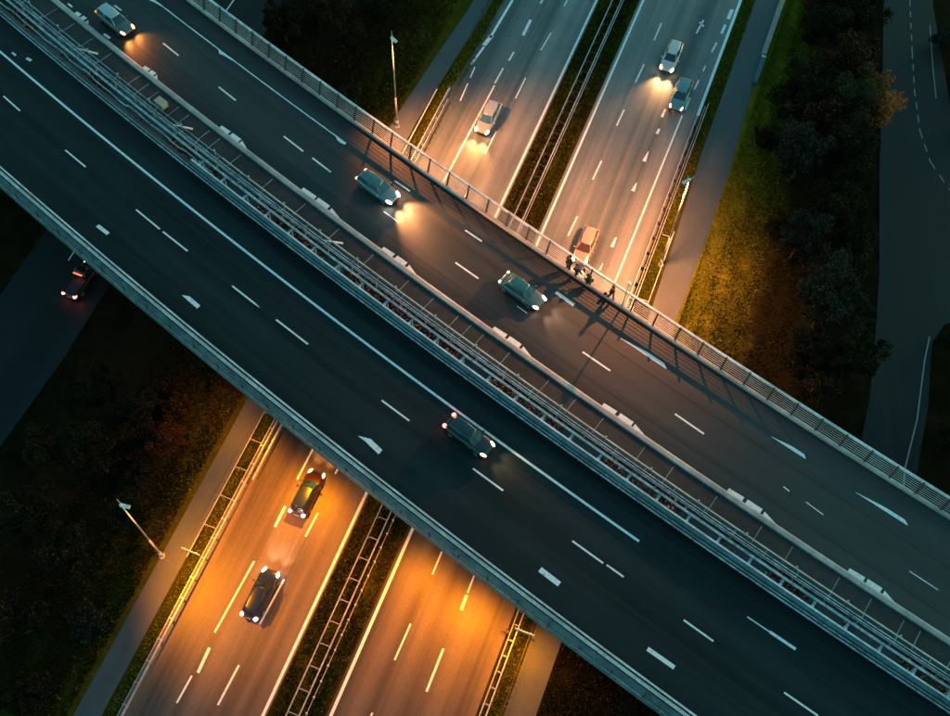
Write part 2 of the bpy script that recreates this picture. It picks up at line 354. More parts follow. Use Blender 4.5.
# parapet wall on the inner side
bs([(13.42, -1.2), (13.42, .95), (13.78, 1.0), (13.78, -1.2)], -24, S1).build('parapet', M['fascia'], LB, bevel=.03)
bs([(13.70, 1.003), (13.70, 1.06), (13.84, 1.06), (13.84, 1.003)], -24, S1).build('parapet_lit_edge', M['whitesteel'], LB)  # highlight along the parapet's top edge, put in as a pale strip
bs([(13.42, -1.0), (13.42, .15), (13.9, .15), (13.9, -1.0)], S0, -24.01).build('low_kerb', M['dkconc'], LB)
for t, v in ((3.6, -36), (10.2, -36), (3.6, -16.8), (10.2, -16.8), (3.6, 3.6), (10.2, 3.6)): pier(t, v, LB)
# right (far) bridge
RBr = empty('motorway_bridge'); tag(RBr, 'far upper-right bridge deck with walkway slabs, pale kerb and three cars', 'bridge')
bs([(18.14, 0), (28.05, 0), (28.05, -1.0), (26, -1.4), (18.5, -1.4), (15.95, -1.0), (15.95, -.5), (18.14, -.5)]).build('deck', M['deck2'], RBr)
bs([(15.9, -.48), (18.08, -.48), (18.08, .03), (15.9, .03)]).build('walkway', M['walk'], RBr)
bs([(18.1, -.1), (18.1, .12), (18.16, .2), (18.5, .22), (18.66, .14), (18.68, .004), (18.2, .004)]).build('kerb', M['kerb'], RBr)
bs([(28.06, -1.1), (28.10, .22), (28.16, .3), (28.42, .3), (28.46, .25), (28.46, -1.1)]).build('edge_beam', M['kerb'], RBr)
jm = MB(); random.seed(3)
s = S0+1
while s < S1-1:
    jm = MB(); jm.sweep(BP, [(15.95, .031), (17.8, .031), (17.8, .05), (15.95, .05)], s, s+.045, 1); jm.build('slab_joint', M['steel'], RBr); s += random.choice((1.45, 2.9, 2.9, 4.3))
for t, v in ((18.8, -36), (25.6, -36), (18.8, -16.8), (25.6, -16.8), (18.8, 3.6), (25.6, 3.6)): pier(t, v, RBr)

# markings on the decks
def bmarks(name, segs, parent, z=.005):
    b = MB()
    for (s0, t0, s1, t1, w) in segs:
        n = max(1, int(abs(s1-s0)/2.5)); vs = []; uv = []
        for i in range(n+1):
            f = i/n; s = s0+(s1-s0)*f; t = t0+(t1-t0)*f
            vs += [BP(s, t-w/2, z), BP(s, t+w/2, z)]
        b = MB(); b.add(vs, [(2*i, 2*i+1, 2*i+3, 2*i+2) for i in range(n)]); b.build(name, M['paint'], parent)
LS = [(S0, 10.1, -40, 10.13, .22), (-40, 10.13, 0, 10.22, .22), (0, 10.22, 29.9, 10.34, .22), (40.0, 10.36, 42.0, 10.39, .1), (42, 10.4, 44.3, 10.43, .24), (55, 10.4, S1, 10.4, .2)]
D = [(-43.5, 6.80, -40.9, 6.75), (-34.1, 6.69, -31.2, 6.7), (-24.1, 6.63, -20.9, 6.62), (-20.5, 6.62, -17.3, 6.66), (-11.7, 6.73, -8.9, 6.74), (-6.4, 6.80, -2.6, 6.82), (5.8, 6.86, 8.8, 6.90), (15.6, 6.9, 18.7, 6.92),
     (25.6, 6.95, 28.6, 6.96), (28.9, 7.02, 30.5, 7.03), (36.1, 7.02, 38.8, 7.01), (45.1, 6.90, 48.0, 6.92), (55, 6.9, 58, 6.9), (-54, 6.8, -51, 6.8)]
LS += [(*d, .16) for d in D]
LS += [(-25.3, 3.03, -23.9, 3.08, .36), (-13.7, 3.22, -12.3, 3.18, .4), (7.4, 3.25, 8.8, 3.1, .5), (24.9, 3.35, 26.8, 3.32, .46), (35.0, 3.33, 37.4, 3.37, .36), (-45.9, 11.45, -45.3, 11.55, .3), (-47.5, 10.9, -46.9, 10.9, .2)]
bmarks('lane_line', LS, LB)
random.seed(31)
for t0, s0, s1 in ((3.85, S0, S1), (11.7, S0, S1), (8.6, -30, 4), (5.1, 12, 52)):
    sm = MB(); sm.sweep(lambda a, t, z, t0=t0: BP(a, t0+t+.05*math.sin(a*.23)+.03*math.sin(a*.9), z), [(0, .0022), (0, .0028), (.09, .0028), (.09, .0022)], s0, s1, 1.2); sm.build('asphalt_seam', M['joint'], LB)
for t0, s0, s1 in ((24.1, S0, S1), (20.2, S0, S1)):
    sm = MB(); sm.sweep(lambda a, t, z, t0=t0: BP(a, t0+t+.05*math.sin(a*.21), z), [(0, .0022), (0, .0028), (.07, .0028), (.07, .0022)], s0, s1, 1.2); sm.build('asphalt_seam', M['joint'], RBr)
tail = MB()
for pts in ([(6.4, 3.02), (7.4, 3.02), (7.4, 3.5)], [(-14.3, 3.05), (-13.7, 3.03), (-13.7, 3.42)], [(-9, 6.66), (-8.2, 6.74), (-9, 6.82)]):
    tail = MB(); tail.add([BP(a, t, .0055) for a, t in pts], [(0, 1, 2)]); tail.build('worn_marking', M['paint'], LB)
C1 = [(-37.9, 22.37, -35.5, 22.33), (-29.5, 22.29, -27.0, 22.23), (-20.3, 22.26, -17.6, 22.21), (-16.4, 22.22, -13.9, 22.17), (1.8, 22.12, 4.5, 22.14), (16.4, 22.07, 19.4, 22.07), (26.2, 22.13, 29.2, 22.08),
      (39.3, 22.03, 41.0, 21.91), (49.0, 21.86, 51.6, 21.83), (-45.5, 22.34, -44.4, 22.38), (60, 21.8, 63, 21.8), (-7, 22.1, -5, 22.1), (9, 22.1, 10.2, 22.1)]
RS = [(*d, .17 if i not in (7, 8, 11, 12) else .08) for i, d in enumerate(C1)]
RS += [(.2, 25.58, 2.2, 25.62, .18), (-8.6, 25.54, -6.7, 25.58, .17), (10.9, 25.63, 13.0, 25.6, .32), (37.1, 22.08, 37.7, 22.02, .1), (-49, 19.1, -48.3, 19.1, .2), (-43.1, 18.98, -42.2, 19.03, .28)]
bmarks('lane_line', RS, RBr)
# white blocks hugging the kerb
wb = MB()
for (a, c) in ((-36.9, -34.4), (-25.7, -21.7), (-14.6, -9.4), (-4.4, 0.0), (8.7, 13.3), (20.7, 25.3), (33.4, 38.3), (44.8, 49.3), (57, 61), (-47.5, -45)):
    Ls = c-a; cuts = [0, .36, .70, 1.0]
    for k in range(3):
        a0 = a+Ls*cuts[k]+.06; a1 = a+Ls*cuts[k+1]-.12-random.uniform(0, .15); w0 = [.36, .46, .40][k]; w1 = [.44, .48, .02][k]
        wb = MB(); wb.sweep(lambda s, t, z, a0=a0, a1=a1, w0=w0, w1=w1: BP(s, 18.70+t*(w0+(w1-w0)*(s-a0)/(a1-a0)), z), [(0, .003), (1, .003), (.97, .02), (0, .02)], a0, a1, .6); wb.build('kerb_marking', M['paint'], RBr)
# worn, jagged edge line on the right
random.seed(11); jb = MB()
def jag(s0, s1, t, wmin, wmax, step=.45):
    s = s0; rows = []
    lump = 0
    while s <= s1:
        f = (s-s0)/max(.1, s1-s0)
        lump = max(0, lump-.25)
        if random.random() < .1: lump = 1
        w = wmin+(wmax-wmin)*lump*random.uniform(.6, 1)
        rows.append((s, t-w, t+.05+random.uniform(-.02, .02))); s += step
    vs = []
    for (s, a, c) in rows: vs += [BP(s, a, .006), BP(s, c, .006)]
    jb = MB(); jb.add(vs, [(2*i, 2*i+1, 2*i+3, 2*i+2) for i in range(len(rows)-1)]); jb.build('worn_edge_line', M['paint'], RBr)
jag(-80, -15, 25.78, .07, .42)
def lens(s0, s1, t, w, skew=.5, n=12):
    vs = []
    for i in range(n+1):
        f = i/n; ww = w*min(1, f/.55)*(1 if f < .93 else (1-f)/.07*.8+.2); vs += [BP(s0+(s1-s0)*f, t-.06, .006), BP(s0+(s1-s0)*f, t-.06+ww+.02, .006)]
    jb = MB(); jb.add(vs, [(2*i, 2*i+1, 2*i+3, 2*i+2) for i in range(n)]); jb.build('worn_edge_line', M['paint'], RBr)
lens(18.2, 23.2, 25.5, .34); lens(34.0, 37.4, 25.6, .32); lens(42.3, 47.2, 25.5, .32); lens(54, 58, 25.5, .3)
# ---------------------------------------------------------------- bridge guardrails and railings
def bpost(mesh_o, parent, s, t, dz=0):
    x, y, z = BP(s, t, dz); d = BDIR(s, t); return put(mesh_o, parent, (x, y, z), math.atan2(d.y, d.x))
def protopost(name, build, m, parent, s, t, dz=0):
    k = MB(); build(k); o = k.build(name, m, parent); x, y, z = BP(s, t, dz); d = BDIR(s, t)
    o.location = (x, y, z); o.rotation_euler = (0, 0, math.atan2(d.y, d.x)); return o
def posts(name, build, m, parent, t, dz, s0, s1, step):
    p = protopost(name, build, m, parent, s0, t, dz); s = s0+step
    while s < s1: bpost(p, parent, s, t, dz); s += step
# outer guardrail on the left bridge: two bright rails
r = tag(empty('guardrail'), 'twin white steel rails along the lower-left edge of the near bridge', 'guardrail')
bs([(.54, .62), (.54, .84), (.76, .86), (.76, .62)]).build('rail', M['whitesteel'], r)
bs([(.60, .98), (.60, 1.05), (.66, 1.05), (.66, .98)]).build('rail', M['bluesteel'], r)
bs([(.96, .64), (.96, .82), (1.10, .82), (1.10, .64)]).build('rail', M['whitesteel'], r)
posts('post', lambda k: (k.box((0, 0, .3), (.08, .12, .62)), k.box((0, -.18, .72), (.06, .34, .06))), M['darksteel'], r, .86, .0, -60, 66, 2.0)
# inner guardrail on the left bridge
r = tag(empty('guardrail'), 'thin dark double rail between the left solid line and the teal parapet', 'guardrail')
bs([(12.92, .62), (12.92, .8), (13.0, .8), (13.0, .62)]).build('rail', M['bluesteel'], r)
bs([(13.2, .66), (13.2, .76), (13.27, .76), (13.27, .66)]).build('rail', M['bluesteel'], r)
posts('post', lambda k: k.box((0, 0, .33), (.08, .14, .66)), M['darksteel'], r, 13.1, .0, -60, 66, 2.0)
# middle railings over the gap
r = tag(empty('median_railing'), 'pale blue steel handrail beside the parapet, tied to it by short brackets', 'railing')
bs([(14.47, 1.0), (14.47, 1.14), (14.65, 1.15), (14.65, 1.0)]).build('handrail', M['bluesteel'], r)
bs([(13.86, -.3), (14.0, -.3), (14.0, -.1), (13.86, -.1)]).build('bottom_rail', M['bluesteel'], r)
posts('bracket', lambda k: (k.box((0, 0, 0), (.22, .72, .07)), k.box((0, .25, -.5), (.1, .1, 1.0))), M['bluesteel'], r, 14.05, 1.0, -23, 66, 2.9)
r = tag(empty('median_railing'), 'pair of thin teal cables rails running along the middle of the gap', 'railing')
r['label'] = 'pair of thin teal rails on posts along the middle of the gap'
for t in (15.13, 15.36): bs([(t, 1.04), (t, 1.12), (t+.09, 1.12), (t+.09, 1.04)]).build('rail', M['bluesteel'], r)
bs([(15.2, .5), (15.2, .56), (15.28, .56), (15.28, .5)]).build('rail', M['bluesteel'], r)
posts('post', lambda k: (k.box((0, 0, .05), (.09, .09, 2.0)), k.box((0, .3, .98), (.06, .7, .05))), M['steel'], r, 15.26, .0, -60, 66, 2.9)
r = tag(empty('median_railing'), 'white edge rail beside the grey walkway slabs of the far bridge', 'railing')
bs([(15.82, 1.0), (15.82, 1.08), (15.93, 1.08), (15.93, 1.0)], -22, S1).build('handrail', M['cream'], r)
bs([(15.84, 1.0), (15.84, 1.06), (15.9, 1.06), (15.9, 1.0)], S0, -22.01).build('handrail', M['bluesteel'], r)
bs([(15.84, .5), (15.84, .56), (15.9, .56), (15.9, .5)]).build('rail', M['darksteel'], r)
posts('post', lambda k: (k.box((0, 0, .5), (.07, .07, 1.05)), k.box((0, 0, 1.06), (.16, .2, .1))), M['steel'], r, 15.98, .03, -60, 66, 4.6)
# jagged blue covers on the cable tray at the upper left
tr_ = tag(empty('cable_tray'), 'broken dull blue metal cover strip in the gap at the upper left', 'cable tray')
k = MB(); s = -70; random.seed(5)
while s < -12:
    ln = random.uniform(1.0, 2.6); dt = random.uniform(-.06, .06)
    k.sweep(BP, [(14.84+dt, .6), (14.97+dt, .6), (14.97+dt, .68), (14.84+dt, .66)], s, s+ln, 1.3); s += ln+random.uniform(.05, .5)
k.build('cover', M['fascia'], tr_)
k = MB(); s = -70
while s < -22:
    ln = random.uniform(1.5, 4); dt = random.uniform(-.08, .08)
    k.sweep(lambda a, t, z: BP(a, t+.05*math.sin(a*1.7), z), [(14.0+dt, .8), (14.1+dt, .8), (14.1+dt, .9), (14.0+dt, .9)], s, s+ln, .7); s += ln-.1
k.build('edge_strip', M['bluesteel'], tr_)
# a trough of leaf litter in the gap
tr2 = bs([(13.9, -.75), (15.85, -.75), (15.85, -.68), (13.9, -.68)]); o = tr2.build('gutter_pan', M['dkconc']); tag(o, 'dark gutter pan filled with leaf litter between the two decks', 'gutter')
def scatter_quads(name, n, fn, size, m, tilt=.6, kind='stuff', parent=None):
    P = np.array([fn() for _ in range(n)]); sz = rng.uniform(size*.5, size, n)
    a = rng.normal(size=(n, 3)); a[:, 2] *= tilt; a /= np.linalg.norm(a, axis=1)[:, None]
    c = rng.normal(size=(n, 3)); c[:, 2] *= tilt; c -= (c*a).sum(1)[:, None]*a; c /= np.linalg.norm(c, axis=1)[:, None]
    a *= sz[:, None]; c *= sz[:, None]*.6
    V = np.stack([P-a, P-c, P+a, P+c], 1).reshape(-1, 3)
    return quadmesh(name, V, 4, m, kind, parent)
def quadmesh(name, V, k, m, kind=None, parent=None):
    n = len(V)//k; me = bpy.data.meshes.new(name); me.vertices.add(len(V)); me.vertices.foreach_set('co', V.astype(np.float32).ravel())
    me.loops.add(len(V)); me.loops.foreach_set('vertex_index', np.arange(len(V), dtype=np.int32))
    me.polygons.add(n); me.polygons.foreach_set('loop_start', np.arange(n, dtype=np.int32)*k); me.polygons.foreach_set('loop_total', np.full(n, k, dtype=np.int32))
    me.update(); me.materials.append(m); o = bpy.data.objects.new(name, me); COL.objects.link(o); o.parent = parent
    if kind: o['kind'] = kind
    return o
def lit():
    while True:
        s = random.uniform(-60, 70)
        dens = .25+.75*math.exp(-((s+2)/11)**2)
        if math.sin(s*1.1)+math.sin(s*.47+1)*1.2+random.uniform(-1, 1) > (-.4 if abs(s+2) < 12 else .5) and random.random() < dens: break
    return BP(s, random.uniform(13.95, 15.75), random.uniform(-.62, -.05))
scatter_quads('leaf_litter', 9000, lit, .2, M['leaf_r'])
# outer railing of the right bridge
r = tag(empty('bridge_railing'), 'outward-leaning multi-rail steel railing along the upper-right edge of the far bridge', 'railing')
tz = [(28.50, .45), (28.56, .68), (28.62, .91), (28.68, 1.14), (28.74, 1.37), (28.80, 1.58)]
for (t, z) in tz: bs([(t, z), (t+.03, z), (t+.03, z+.022), (t, z+.022)]).build('rail', M['whitesteel'], r)
bs([(28.82, 1.64), (28.82, 1.80), (29.01, 1.81), (29.01, 1.64)]).build('handrail', M['whitesteel'], r)
posts('post', lambda k: (k.tube((0, 0, 0), (0, .14, .6), .10, .10, 6), k.tube((0, .14, .6), (0, .42, 1.62), .10, .08, 6)), M['darksteel'], r, 28.36, .28, -60, 66, 2.42)
# --- short lamp post among the railing
x, y, z = BP(16.5, 28.42, .28)
lp = tag(empty('short_lamp_post', (x, y, z)), 'short post with a small white oval head standing in the bridge railing', 'lamp post')
k = MB(); k.tube((0, 0, 0), (0, 0, 3.2), .07, .045, 10); k.tube((0, 0, 0), (0, 0, .12), .13, .13, 12); k.build('pole', M['steel'], lp, True)
k = MB(); k.ell((.05, .1, 3.45), (.18, .28, .12), 14, 8); k.build('lamp_head', M['whitesteel'], lp, True)
k = MB(); k.ell((.05, .04, 3.36), (.11, .17, .05), 12, 6); k.build('lens', mat('warm_lens', (.8, .6, .4), .4, emit=(1, .55, .25), estr=.6), lp, True)
# beige service cabinet on the walkway, brackets
x, y, z = BP(-31.7, 16.75, .03); d = BDIR(-31.7, 16.7)
cb = tag(empty('service_cabinet', (x, y, z), math.atan2(d.y, d.x)), 'beige metal service cabinet lying on the dark walkway at upper left', 'cabinet')
k = MB(); k.box((0, 0, .3), (1.15, .75, .6)); k.build('body', mat('beige_metal', (.45, .36, .22), .5), cb, bevel=.05)
k = MB(); k.box((0, 0, .63), (1.22, .82, .05)); k.build('lid', mat('beige_lid', (.5, .42, .28), .45), cb, bevel=.02)
for i, (s, lb) in enumerate(((-28.3, 'bright steel diagonal strut over the walkway near the beige cabinet'), (-42.3, 'bright steel diagonal strut over the walkway at the top left corner'), (-8.4, 'bright steel diagonal strut below the orange headlight glow'))):
    x, y, z = BP(s, 15.45, 1.05); q = Vector(BP(s+1.0, 16.75, .1))-Vector((x, y, z)); k = MB(); k.tube((0, 0, 0), q, .05, .12, 8)
    o = k.build('strut', M['whitesteel']); o.location = (x, y, z); tag(o, lb, 'strut', 'struts over the walkway')

# ================================================================ LOWER GUARDRAILS
def gposts(name, build, m, parent, v, u0, u1, step):
    k = MB(); build(k); o = k.build(name, m, parent); o.location = G(u0, v); o.rotation_euler = (0, 0, -AL); u = u0+step
    while u < u1: put(o, parent, G(u, v), -AL); u += step
def grail(parent, v, z0, z1, w, u0, u1, m, name='rail', step=8):
    k = MB(); k.sweep(G, [(v-w/2, z0), (v-w/2, z1), (v+w/2, z1), (v+w/2, z0)], u0, u1, step); return k.build(name, m, parent)
US = [(-14, 34), (48, 118)]
r = tag(empty('guardrail'), 'ladder-like double guardrail in the grass median between the two carriageways', 'guardrail')
for a, c in US: grail(r, -17.38, .62, .78, .08, a, c, M['steel']); grail(r, -16.38, .62, .78, .10, a, c, M['steel'])
grail(r, -16.15, .62, .74, .06, 48, 118, M['steel'])
for a, c in US[:1]: gposts('crossbar', lambda k: (k.box((0, 0, .66), (.98, .06, .06)), k.box((-.46, 0, .33), (.07, .1, .66)), k.box((.46, 0, .33), (.07, .1, .66))), M['steel'], r, -16.88, a+.5, c, 2.0)
gposts('crossbar', lambda k: (k.box((0, 0, .6), (.98, .03, .03)), k.box((-.40, 0, .33), (.12, .08, .60)), k.box((.36, 0, .33), (.12, .08, .6))), M['dkconc'], r, -16.88, 48.5, 118, 1.6)
r = tag(empty('cable_barrier'), 'thin single rail with round studs beside the median guardrail, below the bridge', 'barrier')
grail(r, -15.9, .55, .61, .05, -14, 34, M['steel'])
gposts('stud', lambda k: (k.tube((0, 0, 0), (0, 0, .62), .035, .035, 6), k.ell((0, 0, .66), (.09, .09, .09), 8, 6)), M['whitesteel'], r, -15.9, -13, 34, 1.37)
# left carriageway edge
r = tag(empty('guardrail'), 'tall lit steel guardrail between left footpath and carriageway, below the bridge', 'guardrail')
grail(r, -29.75, .50, .80, .10, -14, 34, M['steel']); grail(r, -29.25, .50, .76, .14, 25.5, 34, M['steel']); grail(r, -30.1, .62, .70, .06, -14, 34, M['steel'])
gposts('post', lambda k: (k.box((0, 0, .35), (.1, .12, .7)), k.box((-.15, 0, .68), (.34, .07, .06))), M['steel'], r, -29.85, -13, 34, 1.9)
r = tag(empty('pipe_fence'), 'low thin pipe fence with cross ties at the inner edge of the left footpath', 'fence')
grail(r, -31.35, .5, .56, .06, 17, 34, M['steel'])
gposts('tie', lambda k: (k.box((0, 0, .55), (1.2, .05, .05)), k.box((-.58, 0, .28), (.05, .05, .56))), M['steel'], r, -30.75, 20.2, 34, 2.95)
r = tag(empty('guardrail'), 'steel guardrail beside the upper left footpath, ending near the tall lamp', 'guardrail')
grail(r, -30.15, .45, .78, .10, 48, 75.6, M['steel']); grail(r, -29.7, .5, .72, .06, 48, 74, M['steel'])
gposts('post', lambda k: k.box((0, 0, .33), (.1, .12, .66)), M['steel'], r, -29.9, 49, 75, 2.0)
r = tag(empty('edge_fence'), 'single white rail along the upper left footpath edge near the bridge', 'fence')
grail(r, -31.45, .4, .52, .08, 48, 75, M['whitesteel']); gposts('post', lambda k: k.box((0, 0, .2), (.07, .07, .4)), M['steel'], r, -31.45, 49, 75, 2.4)
# right carriageway edge
r = tag(empty('guardrail'), 'double steel guardrail between the right carriageway and cycle path, above the bridge', 'guardrail')
grail(r, -3.22, .1, .80, .10, 48, 82.5, M['steel']); grail(r, -2.75, .55, .72, .05, 48, 84, M['steel']); grail(r, -2.5, .62, .76, .07, 48, 84.5, M['steel'])
gposts('post', lambda k: k.box((0, 0, .34), (.5, .1, .5)), M['darksteel'], r, -2.9, 49, 82.5, 2.0)
r = tag(empty('edge_fence'), 'thin single rail beside the right cycle path above the bridge', 'fence')
grail(r, -1.25, .42, .5, .06, 57, 66.5, M['whitesteel'])
gposts('tie', lambda k: (k.box((-.5, 0, .45), (1.0, .05, .05)), k.box((0, 0, .22), (.06, .06, .44))), M['whitesteel'], r, -1.25, 57.3, 67, 8.4)
r = tag(empty('guardrail'), 'orange-lit ladder guardrail between the right carriageway and path, below the bridge', 'guardrail')
grail(r, -2.68, .45, .78, .09, -14, 34, M['steel']); grail(r, -2.18, .5, .78, .12, -14, 34, M['steel'])
gposts('post', lambda k: (k.box((0, 0, .34), (.1, .12, .68)), k.box((0, 0, .62), (.5, .08, .08))), M['steel'], r, -2.43, -13, 34, 1.4)
r = tag(empty('kerb_fence'), 'low dark rail casting a shadow beside the right path, below the bridge', 'fence')
grail(r, -1.05, .45, .52, .05, -14, 34, M['darksteel']); gposts('post', lambda k: k.box((0, 0, .25), (.05, .05, .5)), M['darksteel'], r, -1.05, -13, 34, 3.4)
# signs seen edge-on
def sign(u, v, label, w=1.75):
    e = tag(empty('road_sign', G(u, v), -AL), label, 'road sign')
    k = MB(); k.box((0, 0, 1.05), (w, .05, .55)); k.build('panel', M['whitesteel'], e, bevel=.01)
    for sx in (-.55, .55): k = MB(); k.tube((sx, .06, 0), (sx, .06, 1.3), .035, .035, 8); k.build('post', M['steel'], e)
sign(17.4, -31.05, 'white sign panel seen edge-on between guardrail and left footpath')
sign(21.6, -1.55, 'orange-lit sign panel seen edge-on beside the guardrail under the bridge')
e = tag(empty('dark_disc', G(21.2, -3.05), -AL), 'dark round disc on a stub post at the right carriageway edge', 'marker')  # dark flattened disc on a short post
k = MB(); k.tube((0, 0, 0), (0, 0, .5), .05, .05, 8); k.build('post', M['darksteel'], e)
k = MB(); k.ell((0, 0, .6), (.3, .22, .07), 16, 8); k.build('disc', M['darksteel'], e, True)

# ================================================================ STREET LAMPS (lit, sodium orange)
SOD = (1, .36, .06)
def lamp(x, y, h, aim, power, label, size=130, col=(1, .30, .08), blend=.9):
    ax, ay = aim[0]-x, aim[1]-y; rz = math.atan2(ay, ax)
    e = tag(empty('street_lamp', (x, y, 0), rz), label, 'street lamp', 'tall lamps along the motorway')
    k = MB(); k.tube((0, 0, 0), (0, 0, h*.35), .11, .085, 14); k.tube((0, 0, h*.35), (0, 0, h), .085, .045, 14); k.build('pole', M['steel'], e, True)
    k = MB(); k.tube((0, 0, 0), (0, 0, .9), .17, .16, 14); k.tube((0, 0, 0), (0, 0, .05), .28, .28, 14); k.build('base', M['steel'], e, True)
    hd = MB(); hd.box((.34, 0, h), (.75, .30, .14)); hd.tube((-.1, 0, h), (.1, 0, h+.1), .09, .08, 10); hd.tube((-.05, .12, h+.02), (-.25, .2, h+.62), .03, .025, 6); hd.tube((.1, -.1, h+.02), (.12, -.15, h+.55), .03, .02, 6)
    ho = hd.build('lamp_head', M['whitesteel'], e, bevel=.04)
    k = MB(); k.box((.38, 0, h-.085), (.5, .2, .02)); k.build('lens', mat('lamp_lens', (.8, .6, .3), .4, emit=(1, .5, .15), estr=6), ho)
    l = bpy.data.lights.new('lamp_light', 'SPOT'); l.energy = power; l.color = col; l.spot_size = R(size); l.spot_blend = blend; l.shadow_soft_size = .15
    lo = bpy.data.objects.new('lamp_light', l); COL.objects.link(lo)
    hx, hy = x+.38*math.cos(rz), y+.38*math.sin(rz); lo.location = (hx, hy, h-.15)
    lo.rotation_euler = (Vector((aim[0], aim[1], 0))-Vector(lo.location)).to_track_quat('-Z', 'Y').to_euler()
    return e
lamp(-9.9, 75.9, 13.2, (-1.0, 67), 15000, 'tall lit lamp post beside the upper left footpath', 122)
lamp(-26.6, 26.2, 13.1, (-17.6, 24.5), 12000, 'tall lit lamp post beside the lower left footpath', 94, (1, .27, .0))
lamp(18.6, 59.5, 14.2, (12, 55), 13000, 'tall lit lamp post between right carriageway and cycle path', 165, (1, .32, .10), .55)
# unseen floodlights added under the near bridge edge to supply the orange pools
def flood(s, t, aim, power, label, size=124):
    x, y, z = BP(s, t, -1.75); e = tag(empty('unseen_underpass_lamp', (x, y, z)), label, 'lamp', 'unseen lamps under the bridge edge')
    k = MB(); k.box((0, 0, .1), (.6, .35, .2)); k.build('housing', M['steel'], e, bevel=.03)
    k = MB(); k.box((0, 0, -.012), (.5, .28, .02)); k.build('lens', mat('flood_lens', (.8, .6, .3), .4, emit=(1, .45, .1), estr=8), e)
    l = bpy.data.lights.new('flood_light', 'SPOT'); l.energy = power; l.color = (1, .27, .0); l.spot_size = R(size); l.spot_blend = 1; l.shadow_soft_size = .2
    lo = bpy.data.objects.new('flood_light', l); COL.objects.link(lo); lo.location = (x, y, z-.1)
    lo.rotation_euler = (Vector((aim[0], aim[1], 0))-Vector(lo.location)).to_track_quat('-Z', 'Y').to_euler()
flood(-3.5, .4, (-30, 32), 1900, 'added sodium flood lamp under the near deck edge above the left footpath', 165)
flood(15.5, .5, (-8.5, 14.0), 3200, 'added sodium flood lamp under the near deck edge above the lane line of the right carriageway', 160)
flood(21.0, .5, (-3.5, 12.0), 4600, 'unseen sodium flood lamp under the near deck edge above the right carriageway', 160)
flood(4.0, .3, (-23, 20), 6500, 'unseen sodium flood lamp under the near deck edge above the left carriageway', 165)
flood(26.5, .5, (3.0, 10), 2300, 'added sodium flood lamp under the near deck edge above the right path', 160)

